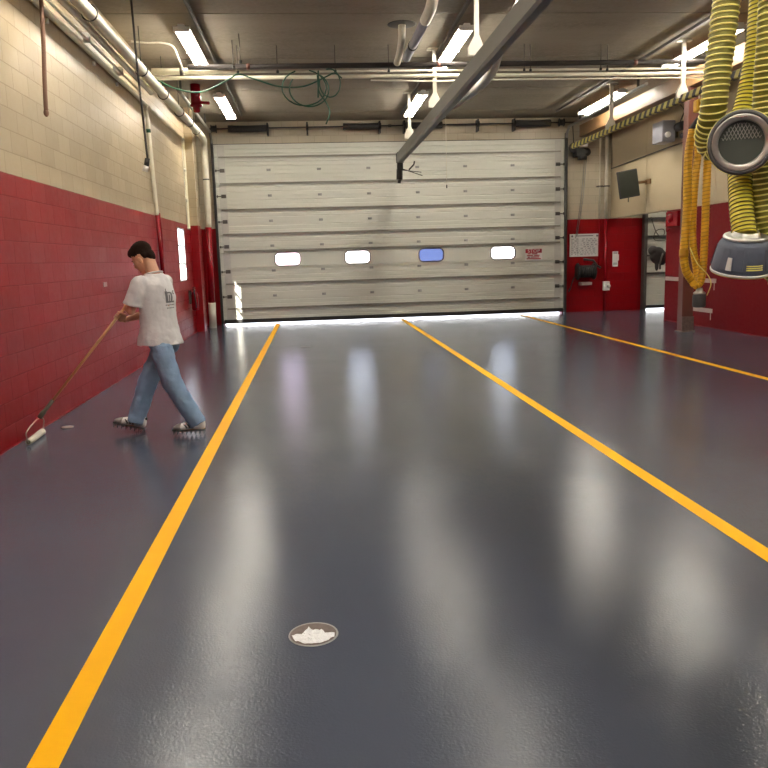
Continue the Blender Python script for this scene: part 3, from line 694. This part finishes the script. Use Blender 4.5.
# hanging ropes
rp = thing('hanging_rope', 'thick brown rope hanging down the upper left wall', 'rope', (-2.6, 8.4, 3.1))
MB().tube(cat_rom([(-2.6, 8.55, 4.34), (-2.6, 8.50, 3.9), (-2.6, 8.40, 3.4), (-2.6, 8.36, 3.14)], 5), .022, 10).build('rope', 'rope', rp)
MB().ball((-2.6, 8.36, 3.12), (.026, .026, .04)).build('knot', 'rope', rp)
rp = thing('hanging_power_cord', 'black power cord hanging from the ceiling with a white plug connector', 'cord', (-2.2, 11, 2.9))
MB().tube(cat_rom([(-2.22, 11.06, H), (-2.20, 11.02, 4.2), (-2.17, 11.0, 3.5), (-2.15, 10.98, 2.99)], 5), .014, 8).build('cord', 'cable_black', rp)
MB().tube([(-2.15, 10.98, 3.0), (-2.17, 10.98, 2.90)], .034, 12).build('plug_body', 'black', rp)
MB().tube([(-2.17, 10.98, 2.90), (-2.20, 10.98, 2.83)], .036, 12).build('plug_face', 'plastic_white', rp)
# green cord loops
gc = thing('green_cord', 'coiled green cord looped over the cross pipes', 'cord', (.1, 13.2, 4.1))
def loop(cx, cz, rx, rz, a0, a1, n=20, y=13.2): return [(cx+rx*math.cos(a0+(a1-a0)*k/n), y, cz+rz*math.sin(a0+(a1-a0)*k/n)) for k in range(n+1)]
b = MB(); b.tube(loop(.0, 4.36, .36, .28, PI*.62, PI*2.42, y=13.22), .011, 6); b.tube(loop(.08, 4.33, .32, .27, PI*.8, PI*2.3, y=13.19), .011, 6); b.tube(loop(.42, 4.42, .17, .22, PI*.9, PI*2.6, y=13.17), .011, 6)
b.tube(cat_rom([(.22, 13.2, 4.55), (.24, 13.2, 4.3), (.36, 13.2, 4.1), (.40, 13.2, 3.95), (.33, 13.2, 3.78)], 6), .011, 6); b.tube([(.24, 13.2, 4.62), (.22, 13.2, 4.2)], .014, 6); b.build('cord', 'green', gc)
gc = thing('sagging_cable', 'grey green cable sagging between the cross pipes, far left', 'cord', (-1.3, 13.2, 4.2))
MB().tube(cat_rom([(-2.35, 13.2, 4.5), (-2.05, 13.2, 4.36), (-1.65, 13.2, 4.31), (-1.2, 13.2, 4.5), (-1.05, 13.2, 4.58), (-.8, 13.2, 4.5), (-.4, 13.2, 4.38), (.0, 13.2, 4.38), (.35, 13.2, 4.52), (.5, 13.2, 4.58), (.62, 13.2, 4.5)], 6), .012, 6).build('cable', 'green', gc)

# ------------------------------------------------------------------ exhaust hoses near the camera
def hose(name, lab, P, r, body, rib, pitch=.032, rr=.006, group=None, base=None):
    t = thing(name, lab, 'hose', base or P[-1], group)
    pts = cat_rom(P, 10)
    MB().tube(pts, r, 24).build('hose_wall', body, t)
    MB().tube(helix(pts, r+.001, pitch, 20), rr, 6).build('spiral_rib', rib, t)
    return t
GH = 'yellow ribbed exhaust hoses at the right'
hose('exhaust_hose', 'thick yellow ribbed hose nearest the camera, curving into the front-facing nozzle', [(2.90, 5.2, H-.02), (2.85, 5.2, 3.7), (2.815, 5.2, 3.2), (2.762, 5.2, 2.65), (2.765, 5.24, 2.46), (2.80, 5.36, 2.34), (2.86, 5.38, 2.27), (2.87, 5.22, 2.26)], .084, 'olive', 'yellow_hose', group=GH, pitch=.038, rr=.0062)
hose('exhaust_hose', 'yellow ribbed hose dropping behind the front nozzle to the hanging blue-grey nozzle', [(3.22, 5.45, H-.02), (3.20, 5.45, 3.2), (3.15, 5.45, 2.7), (3.07, 5.42, 2.40), (3.04, 5.34, 2.1), (3.005, 5.24, 1.85), (2.995, 5.17, 1.66)], .078, 'yellow_lit', 'olive', group=GH, pitch=.028, rr=.005)
hose('exhaust_hose', 'yellow ribbed hose at the right picture edge, hanging beside both nozzles', [(3.02, 5.02, H-.02), (3.03, 5.02, 3.2), (3.08, 5.12, 2.5), (3.16, 5.2, 1.95), (3.22, 5.22, 1.6), (3.33, 5.25, 1.35), (3.5, 5.3, 1.4)], .086, 'olive', 'yellow_hose', group=GH, pitch=.038, rr=.0062)
c = V((2.845, 5.0, 2.255)); ax = (V((0, 0, 1.62))-c).normalized()
nz = thing('exhaust_nozzle', 'round steel and rubber nozzle facing the camera with a wire guard inside', 'nozzle', c)
MB().lathe(c, ax, [(.10, -.20), (.16, -.14), (.195, -.06), (.207, -.01), (.205, .01), (.19, .02), (.178, .012), (.176, -.02), (.15, -.08), (.10, -.15), (.08, -.19)], 48).build('rubber_cup', 'rubber_grey', nz)
MB().lathe(c, ax, [(.180, .002), (.180, .018), (.172, .022), (.158, .014), (.150, .016), (.143, .010), (.140, -.01), (.139, -.05), (.143, -.05), (.146, -.004), (.155, .004), (.17, .002)], 48, close=True).build('steel_ring', 'steel', nz)
MB().lathe(c, ax, [(.140, -.03), (.130, -.07), (.105, -.12), (.10, -.13)], 40, close=False).build('funnel', 'funnel', nz)
b = MB(); a_ = ax.cross(V((0, 0, 1))).normalized(); b_ = a_.cross(ax).normalized()*-1
up_ = a_.cross(ax); up_ = up_ if up_.z > 0 else -up_
for k in range(-5, 6):
    for s in (1, -1):
        o_ = c-ax*.028+a_*(k*.022)
        d_ = (a_*s*.5+up_).normalized(); p0 = o_+up_*.02; p1 = p0+d_*.13
        if (p1-(c-ax*.028)).length > .128: 
            t_ = .12
            while t_ > .01 and ((p0+d_*t_)-(c-ax*.028)).length > .127: t_ -= .005
            p1 = p0+d_*t_
        if (p1-p0).length > .015: b.tube([p0, p1], .0022, 5)
b.build('wire_guard', 'steel', nz)
MB().prism([c-ax*.040+a_*.128*math.cos(t)+up_*.128*math.sin(t) for t in [PI*(.06+.88*k/16) for k in range(17)]], -ax*.002).build('interior_shade', 'black', nz)  # black half disc painted in for the dark interior behind the wires
MB().lathe(c, ax, [(.207, -.022), (.211, -.018), (.211, -.010), (.207, -.006)], 48, close=True).build('yellow_edge', 'yellow_hose', nz)
b = MB()
for k, w in ((-.03, .02), (-.005, .015), (.02, .02)): 
    p = c+ax*.0225+up_*.160+a_*k; q = p+a_*w
    b.tube([p, q], .004, 6)
b.build('stamped_mark', 'mauve', nz)
n2 = thing('exhaust_nozzle', 'blue-grey bell shaped nozzle hanging at the end of the bright yellow hose', 'nozzle', (3.02, 5.22, 1.36))
cb = V((3.005, 5.22, 1.42)); ax2 = V((-.03, -.26, 1)).normalized(); ex2 = V((1, 0, .03)); ex2 = (ex2-ax2*ex2.dot(ax2)).normalized(); ey2 = ax2.cross(ex2)
MB().lathe(cb, ax2, [(.192, 0), (.196, .02), (.190, .05), (.178, .13), (.165, .19), (.14, .222), (.10, .225), (.10, .18), (.13, .08), (.165, .0)], 40, close=True).build('bell', 'nozzle', n2)
MB().lathe(cb+ax2*.222, ax2, [(.142, 0), (.146, .01), (.140, .022), (.12, .026), (.10, .016), (.09, .03), (.082, .05), (.078, .05), (.078, 0)], 40, close=True).build('steel_collar', 'steel', n2)
MB().lathe(cb, ax2, [(.190, -.012), (.200, -.008), (.201, .004), (.192, .008)], 48, close=True).build('rim', 'plastic_white', n2)
MB().lathe(cb, ax2, [(.186, -.018), (.194, -.016), (.194, -.010), (.186, -.008)], 48, close=True).build('rim_edge', 'yellow_hose', n2)
def on_cone(phi, z, out=0.):
    r = .196-(z/.20)*.038+out; return cb+ax2*z+ex2*math.sin(phi)*r-ey2*math.cos(phi)*r
for phi in (-1.15, -.62, .55, 1.1, 2.0, 3.1, 4.1):
    b = MB(); w = .16
    P4 = [on_cone(phi-w, .03, .0), on_cone(phi+w, .03, .0), on_cone(phi+w*.9, .17, -.002), on_cone(phi-w*.9, .17, -.002)]
    d = V((math.sin(phi), -math.cos(phi), .3)).normalized()*.012
    b.prism(P4, d); b.build('lug', 'nozzle', n2)
MB().prism([on_cone(-1.0, .035, .016), on_cone(-.82, .035, .016), on_cone(-.86, .12, .016), on_cone(-1.0, .12, .016)], V((-.6, -.6, .2))*.018).build('white_label', 'paper', n2)
b = MB()
for k in range(3): b.tube([on_cone(p, .045+k*.014, .003) for p in [-.35+.6*i/10 for i in range(11)]], .005, 6)
b.build('yellow_slot', 'yellow_hose', n2)
MB().prism([on_cone(-.36, .10, .002), on_cone(.28, .10, .002), on_cone(.28, .155, .0), on_cone(-.36, .155, .0)], (0, -.012, 0)).build('front_band', 'nozzle', n2)

# golden hoses by the column
gh = thing('golden_hose', 'golden yellow corrugated hose hanging in a loop in front of the brown column', 'hose', (6.2, 12.3, .9))
pts = cat_rom([(6.15, 12.25, 3.46), (6.09, 12.25, 3.0), (6.10, 12.25, 2.2), (6.07, 12.25, 1.55), (6.11, 12.25, 1.25), (6.24, 12.27, 1.06), (6.30, 12.28, 1.02)], 8)
MB().tube(pts, .066, 18).build('left_run', 'gold', gh); MB().tube(helix(pts, .064, .06, 16), .009, 6).build('left_rib', 'gold_dark', gh)
pts = cat_rom([(6.34, 12.4, 3.6), (6.33, 12.4, 3.2), (6.28, 12.4, 2.4), (6.29, 12.4, 1.7), (6.36, 12.38, 1.25), (6.33, 12.3, 1.03), (6.22, 12.2, 1.02)], 8)
MB().tube(pts, .058, 18).build('middle_run', 'gold', gh); MB().tube(helix(pts, .056, .06, 16), .009, 6).build('middle_rib', 'gold_dark', gh)
pts = cat_rom([(6.42, 12.3, 3.6), (6.44, 12.3, 3.2), (6.44, 12.3, 2.4), (6.44, 12.3, 1.7), (6.42, 12.28, 1.25), (6.36, 12.25, 1.02), (6.26, 12.22, .98)], 8)
MB().tube(pts, .060, 18).build('right_run', 'gold', gh); MB().tube(helix(pts, .058, .06, 16), .009, 6).build('right_rib', 'gold_dark', gh)
MB().lathe((6.07, 12.25, 1.45), (0, 0, 1), [(.068, 0), (.075, .01), (.075, .05), (.070, .06), (.075, .07), (.075, .12), (.068, .13)], 18).build('cuff', 'gold_dark', gh)
MB().tube(cat_rom([(6.12, 12.15, 1.6), (6.25, 12.15, 1.35), (6.44, 12.15, 1.15), (6.50, 12.15, 1.0), (6.44, 12.15, .82)], 6), .009, 6).build('tie_cord', 'yellow_hose', gh)
MB().lathe((6.36, 12.25, .84), (0, 0, 1), [(.09, 0), (.10, .02), (.06, .05), (.05, .10)], 18).build('end_fitting', 'steel', gh)
MB().lathe((6.36, 12.25, .62), (0, 0, 1), [(.085, 0), (.105, .02), (.105, .20), (.09, .22)], 20).build('end_cup', 'rubber', gh)
MB().tube([(6.15, 12.3, 3.47), (6.28, 12.35, 3.62), (6.42, 12.35, 3.66)], .045, 10).build('top_saddle', 'rubber', gh)
hk = thing('hose_balancer', 'small orange yellow balancer hanging from the striped rail above the golden hose', 'balancer', (6.35, 12.5, 3.7))
MB().box((6.28, 12.40, 3.76), (6.42, 12.54, 3.96), .03).build('body', 'gold', hk)
MB().tube([(6.35, 12.47, 3.95), (6.35, 12.47, 4.06)], .012, 8).tube([(6.38, 12.47, 3.77), (6.38, 12.45, 3.66)], .012, 8).build('hook', 'steel', hk)

# ------------------------------------------------------------------ person
def smooth_remesh(o, vox, it=4, disp=None):
    m_ = o.modifiers.new('remesh', 'REMESH'); m_.mode = 'VOXEL'; m_.voxel_size = vox; m_.use_smooth_shade = True
    s_ = o.modifiers.new('smooth', 'SMOOTH'); s_.factor = .5; s_.iterations = it
    if disp:
        tx = bpy.data.textures.new('folds', 'CLOUDS'); tx.noise_scale = disp[1]; tx.noise_depth = 2
        d_ = o.modifiers.new('folds', 'DISPLACE'); d_.texture = tx; d_.strength = disp[0]; d_.mid_level = .5
    dg = bpy.context.evaluated_depsgraph_get(); dg.update()
    me = bpy.data.meshes.new_from_object(o.evaluated_get(dg))
    o.modifiers.clear(); old = o.data; o.data = me; bpy.data.meshes.remove(old)
    for p in me.polygons: p.use_smooth = True
TH = math.radians(30)
FW = V((-math.cos(TH), math.sin(TH), 0)); LF = V((-math.sin(TH), -math.cos(TH), 0)); UP = V((0, 0, 1))
B0 = V((-1.42, 7.36, 0))
def PP(f, l, z): return B0+FW*f+LF*l+UP*z
def ell(b, c, r, F=FW, L=LF, U=UP, seg=18):
    rot = Matrix((F, L, U)).transposed(); return b.ball(c, r, rot, seg)
# joints
hipC = PP(0, 0, .93)
kN, aN = V((-1.335, 7.16, .50)), V((-1.14, 7.14, .135))      # near (left) leg, behind
kF, aF = V((-1.60, 7.42, .49)), V((-1.735, 7.40, .135))        # far (right) leg, in front
hipN, hipF = PP(-.02, .09, .88), PP(.02, -.09, .88)
shN, shF = PP(.075, .180, 1.42), PP(.09, -.18, 1.42)
elN, elF = PP(.150, .235, 1.165), PP(.21, -.21, 1.14)
P0, P1 = V((-2.60, 7.33, .20)), V((-1.70, 7.415, 1.26))      # pole line
def onpole(x): t = (x-P0.x)/(P1.x-P0.x); return P0+(P1-P0)*t
ha, hb_ = onpole(-1.745), onpole(-1.825)
pdir = (P1-P0).normalized()
person = MB(); b = person
# head frame, looking down along the pole
pit = math.radians(34); T2 = math.radians(14); FH = V((-math.cos(T2), math.sin(T2), 0)); LH = V((-math.sin(T2), -math.cos(T2), 0)); HF = (FH*math.cos(pit)-UP*math.sin(pit)).normalized(); HU = (UP*math.cos(pit)+FH*math.sin(pit)).normalized()
HC = PP(.155, .01, 1.632); HS = 1.10
def HP(f, l, u): return HC+HF*f*HS+LH*l*HS+HU*u*HS
def hell(bb, f, l, u, r, seg=18): return ell(bb, HP(f, l, u), tuple(q*HS for q in r), HF, LH, HU, seg)
hell(b, -.012, 0, .045, (.096, .076, .092), 24); hell(b, .030, 0, -.035, (.062, .058, .078)); hell(b, .055, 0, -.085, (.034, .036, .028))
hell(b, .045, 0, .0, (.05, .062, .06)); hell(b, .072, 0, .028, (.018, .045, .012))
b.tube([HP(.080, 0, .022), HP(.094, 0, .0), HP(.108, 0, -.022)], [.008, .010, .014], 10); hell(b, .094, .011, -.026, (.010, .008, .007)); hell(b, .094, -.011, -.026, (.010, .008, .007))
hell(b, .086, 0, -.050, (.010, .022, .006)); hell(b, .084, 0, -.062, (.010, .020, .007))
for s in (1, -1): hell(b, -.002, s*.086, -.014, (.019, .012, .032)); hell(b, .05, s*.038, -.012, (.026, .02, .022))
b.tube([PP(.04, 0, 1.42), PP(.06, 0, 1.50), HP(-.035, 0, -.02)], [.075, .060, .058], 18)
# trunk (under the shirt)
b.loft([(PP(0, 0, .86), FW*.09, LF*.14), (PP(0, 0, 1.0), FW*.095, LF*.135), (PP(.0, 0, 1.2), FW*.10, LF*.15), (PP(.03, 0, 1.34), FW*.10, LF*.16), (PP(.04, 0, 1.42), FW*.07, LF*.12), (PP(.05, 0, 1.46), FW*.04, LF*.05)])
for s_, e_, h_ in ((shN, elN, ha), (shF, elF, hb_)):
    nrm = (e_-h_); nrm = (nrm-pdir*nrm.dot(pdir)).normalized()
    w_ = h_+nrm*.085
    b.tube([s_, s_.lerp(e_, .5), e_], [.052, .047, .040], 14); b.ball(e_, .041)
    b.tube([e_, e_.lerp(w_, .3), e_.lerp(w_, .7), w_], [.040, .043, .034, .026], 14)
    sd = pdir.cross(nrm)                      # around the pole
    b.ball(w_, .027)
    rot = Matrix((pdir, nrm, sd)).transposed()
    b.ball(h_+nrm*.048+sd*.002, (.043, .046, .019), rot, 16)
    for k, (Lf, rf) in enumerate(((1.0, .0088), (1.08, .0092), (1.02, .0088), (.86, .0078))):
        off = pdir*(.031-k*.0205); R = .024
        pts = [h_+off*.9+nrm*.050+sd*.008, h_+off+nrm*.030+sd*.020]
        for a in [70, 110, 150, 190, 225]:
            a_r = math.radians(90-(a-90)*Lf - 0)
            pts.append(h_+off+nrm*(R*math.cos(math.radians(a*Lf)))+sd*(R*math.sin(math.radians(a*Lf))))
        b.tube(pts, [rf*1.1, rf*1.1, rf*1.05, rf, rf, rf*.95, rf*.8], 8); b.ball(pts[-1], rf*.8, None, 8)
    tb = h_+pdir*.030+nrm*.055-sd*.006
    b.tube([tb, h_+pdir*.048+nrm*.032-sd*.022, h_+pdir*.046+nrm*.004-sd*.028, h_+pdir*.040-nrm*.018-sd*.020], [.013, .0115, .0105, .008], 8); b.ball(h_+pdir*.040-nrm*.018-sd*.020, .008, None, 8)
for h_, k_, a_ in ((hipN, kN, aN), (hipF, kF, aF)):
    b.tube([h_, h_.lerp(k_, .5), k_, k_.lerp(a_, .4), a_-UP*.02], [.078, .070, .050, .048, .034], 14)
footdir = {0: V((-.975, -.02, 0)), 1: V((-.93, .02, .24))}
for i, a_ in ((0, aN), (1, aF)):
    d = footdir[i].normalized(); b.tube([a_-UP*.05-d*.02, a_-UP*.075+d*.08, a_-UP*.085+d*.16], [.032, .030, .022], 10)
pr_ = person.build('person', 'skin'); smooth_remesh(pr_, .0045, 2)
tag(pr_, 'person in grey t-shirt and light blue jeans rolling the floor edge with a long pole', 'person')
# eyes and brows
b = MB()
for s in (1, -1): hell(b, .080, s*.030, .008, (.010, .014, .007), 10)
b.build('eye', 'plastic_white', pr_)
b = MB()
for s in (1, -1): hell(b, .0865, s*.031, .007, (.005, .006, .006), 10)
b.build('iris', 'hair', pr_)
b = MB()
for s in (1, -1): b.tube([HP(.086, s*.012, .030), HP(.085, s*.032, .036), HP(.072, s*.050, .030)], [.004, .005, .003], 6)
b.build('eyebrow', 'hair', pr_)
b = MB(); hell(b, -.018, 0, .064, (.098, .0800, .086), 24); hell(b, .030, 0, .092, (.066, .062, .044)); hell(b, -.066, 0, .008, (.040, .060, .072)); hell(b, -.045, 0, .015, (.042, .079, .050)); hell(b, .022, 0, .045, (.030, .074, .036))
o = b.build('hair', 'hair', pr_); smooth_remesh(o, .006, 3, (.006, .02))
# t-shirt
b = MB()
b.loft([(PP(.036, 0, .835), FW*.200, LF*.228), (PP(.038, 0, .90), FW*.184, LF*.217), (PP(.042, 0, 1.02), FW*.150, LF*.195), (PP(.038, 0, 1.15), FW*.140, LF*.188), (PP(.036, 0, 1.28), FW*.138, LF*.195), (PP(.042, 0, 1.38), FW*.122, LF*.188), (PP(.05, 0, 1.445), FW*.098, LF*.150), (PP(.058, 0, 1.495), FW*.078, LF*.088)], 32)
for s_, e_ in ((shN, elN), (shF, elF)):
    e2 = s_.lerp(e_, .82)
    b.tube([s_+(s_-e_)*.10, s_, s_.lerp(e_, .4), e2], [.055, .074, .080, .086], 18); b.ball(s_, (.074, .074, .068))
sh_ = b.build('t_shirt', 'shirt', pr_); smooth_remesh(sh_, .009, 6, (.026, .11))
MB().tube([PP(.060+.078*math.cos(t), .084*math.sin(t), 1.498-.016*math.cos(t)) for t in [2*PI*k/28 for k in range(29)]], .008, 8).build('collar', 'shirt', pr_)
# jeans
b = MB()
b.loft([(PP(.01, 0, .80), FW*.10, LF*.145), (PP(.015, 0, .86), FW*.122, LF*.160), (PP(.02, 0, .95), FW*.112, LF*.155), (PP(.025, 0, 1.0), FW*.10, LF*.145)], 28)
ell(b, PP(-.015, .07, .83), (.09, .08, .09)); ell(b, PP(-.015, -.07, .83), (.09, .08, .09))
for h_, k_, a_ in ((hipN, kN, aN), (hipF, kF, aF)):
    sh2 = (a_-k_).normalized()
    b.tube([h_+UP*.03, h_.lerp(k_, .35), h_.lerp(k_, .75), k_, k_.lerp(a_, .3), k_.lerp(a_, .7), a_+sh2*-.02, a_+sh2*.045], [.095, .102, .094, .090, .087, .084, .085, .087], 20)
j_ = b.build('jeans', 'denim', pr_); smooth_remesh(j_, .010, 3, (.026, .085))
axj = PP(.03, 0, 0)-WL[j_.name]
for v in j_.data.vertices:      # the waist tucks in under the shirt hem
    zz = v.co.z+WL[j_.name].z
    if zz > .84:
        k = 1-.16*min(1, (zz-.84)/.04); v.co.x = axj.x+(v.co.x-axj.x)*k; v.co.y = axj.y+(v.co.y-axj.y)*k
# shoes with spiked soles
def shoe(a_, d):
    d = d.normalized(); sd = UP.cross(d).normalized(); u = d.cross(sd)
    s0 = a_-UP*.05+d*(-.03); Q = lambda f, z, l=0.: s0+d*f+u*z+sd*l
    b = MB(); b.loft([(Q(-.055, .012), u*.03, sd*.022), (Q(-.04, .02), u*.055, sd*.036), (Q(.0, .026), u*.066, sd*.040), (Q(.06, .020), u*.060, sd*.042), (Q(.11, .004), u*.044, sd*.046), (Q(.17, -.008), u*.032, sd*.048), (Q(.21, -.014), u*.024, sd*.040), (Q(.235, -.018), u*.012, sd*.022)], 18)
    o = b.build('shoe', 'shoe_white', pr_); smooth_remesh(o, .007, 2)
    b = MB(); b.loft([(Q(.165, -.006), u*.0335, sd*.0495), (Q(.205, -.012), u*.027, sd*.043), (Q(.232, -.016), u*.016, sd*.027), (Q(.242, -.018), u*.006, sd*.010)], 16); b.build('toe_cap', 'shoe_grey', o)
    b = MB()
    for k in range(3):
        for s in (1, -1):
            b.tube([Q(.055+k*.026, -.012, s*.0435), Q(.068+k*.026, .016-k*.004, s*.043), Q(.085+k*.026, .040-k*.011, s*.032)], .009, 6)
    b.tube([Q(-.048, .06, -.02), Q(-.052, .06, .02)], .012, 6); b.build('stripe', 'ink_black', o)
    b = MB(); b.loft([(Q(-.06, -.040), u*.008, sd*.03), (Q(-.03, -.040), u*.008, sd*.045), (Q(.12, -.040), u*.008, sd*.052), (Q(.22, -.040), u*.008, sd*.042), (Q(.25, -.040), u*.008, sd*.016)], 14)
    for f in (-.045, -.005, .035, .075, .115, .155, .195, .23):
        for l in (-.032, .032): b.tube([Q(f, -.044, l), Q(f, -.078, l)], [.006, .003], 6)
    b.build('spiked_sole', 'rubber', o)
shoe(aN, footdir[0]+V((0, 0, .03))); shoe(aF, footdir[1])
# print on the back of the shirt, laid on the cloth
dg = bpy.context.evaluated_depsgraph_get(); bvh = BVHTree.FromObject(sh_, dg); base = WL[sh_.name]
def cloth(l, z):
    o_ = PP(-.5, l, z)-base; hit = bvh.ray_cast(o_, FW)
    return (hit[0]+base-FW*.004) if hit[0] else PP(-.14, l, z)
b = MB()
def patch(l0, l1, z0, z1, n=4):
    g = [[b.bm.verts.new(cloth(l0+(l1-l0)*i/n, z0+(z1-z0)*j/n)) for i in range(n+1)] for j in range(n+1)]
    for j in range(n):
        for i in range(n): b.bm.faces.new((g[j][i], g[j][i+1], g[j+1][i+1], g[j+1][i]))
L_, Rr = .045, -.075
patch(L_, L_-.03, 1.235, 1.33); patch(L_-.04, L_-.055, 1.235, 1.30); patch(L_-.065, L_-.09, 1.235, 1.32); patch(L_, Rr, 1.225, 1.24); patch(L_-.01, L_-.07, 1.31, 1.325)
patch(L_-.01, L_-.02, 1.33, 1.355); patch(Rr+.02, Rr, 1.30, 1.33); patch(Rr, Rr-.02, 1.325, 1.335)
for z, a, c_ in ((1.20, .05, -.08), (1.172, .04, -.07)):
    x = a
    while x > c_: patch(x, x-.014, z, z+.009, 1); x -= .019
b.build('back_print', 'ink', pr_)

# ------------------------------------------------------------------ paint roller
pt = thing('paint_roller', 'long wooden-pole paint roller held by the person, its cream roller beside the left wall', 'paint roller', (-2.6, 7.3, 0))
MB().tube([P0+(P1-P0)*.12, P0+(P1-P0)*.55, P1+pdir*.03], [.0125, .0135, .0145], 12).build('pole', 'pole', pt)
MB().tube([P0-pdir*.01, P0+pdir*.06, P0+pdir*.065, P0+pdir*.20], [.024, .024, .019, .017], 12).build('adaptor', 'adaptor', pt)
ra, rb_ = V((-2.615, 7.03, .030)), V((-2.64, 7.48, .030)); rd = (rb_-ra).normalized()
MB().lathe(ra, rd, [(.010, 0), (.026, .002), (.030, .012), (.030, (rb_-ra).length-.012), (.026, (rb_-ra).length-.002), (.010, (rb_-ra).length)], 24).build('roller_cover', 'nap', pt)
MB().tube([ra-rd*.004, ra+rd*.004], .018, 14).build('end_plug', 'adaptor', pt)
f0 = P0-pdir*.02
MB().tube(cat_rom([ra+V((0, -.012, 0)), ra+V((-.0, -.03, .04)), ra+V((.0, -.02, .10)), f0+V((-.01, -.06, -.01)), f0, f0+V((-.01, .08, .005)), rb_+V((.01, .02, .11)), rb_+V((.0, .03, .05)), rb_+V((0, .012, 0))], 6), .006, 8).build('frame', 'wire', pt)

# ------------------------------------------------------------------ light and camera
w = bpy.data.worlds.new('World'); S.world = w; w.use_nodes = True; nt = w.node_tree; bg = nt.nodes['Background']
tc = N(nt, 'ShaderNodeTexCoord'); sp = N(nt, 'ShaderNodeSeparateXYZ'); nt.links.new(tc.outputs['Generated'], sp.inputs[0])
nt.links.new(mixc(nt, ramp(nt, sp.outputs[2], 0., .45), (1, 1, 1), (.25, .48, 1)), bg.inputs[0]); bg.inputs[1].default_value = 2.0
sun = bpy.data.objects.new('sun', bpy.data.lights.new('sun', 'SUN')); COL.objects.link(sun)
sun.data.energy = 4; sun.data.angle = math.radians(.5); sun.data.color = (1, .95, .86)
sun.rotation_euler = V((.84, 3.2, -1.25)).to_track_quat('-Z', 'Y').to_euler()
sun.location = (-8, -8, 10)
cam = bpy.data.objects.new('camera', bpy.data.cameras.new('camera')); COL.objects.link(cam)
cam.data.sensor_width = 36; cam.data.lens = 36*768.1/768; cam.data.clip_end = 200
r_, u_, f_ = V((.99528995, -.09244036, -.02920103)), V((.04359764, .15777892, .98651156)), V((.08658618, .98313813, -.16106595))
mw = Matrix((r_, u_, -f_)).transposed().to_4x4(); mw.translation = (0, 0, 1.57); cam.matrix_world = mw
S.camera = cam
S.view_settings.view_transform = 'Standard'; S.view_settings.look = 'None'; S.view_settings.gamma = 1
S.view_settings.use_curve_mapping = False; S.view_settings.exposure = 2.42
S.cycles.use_denoising = True
S.cycles.max_bounces = 10; S.cycles.diffuse_bounces = 5; S.cycles.caustics_reflective = False; S.cycles.caustics_refractive = False
S.cycles.sample_clamp_indirect = 6
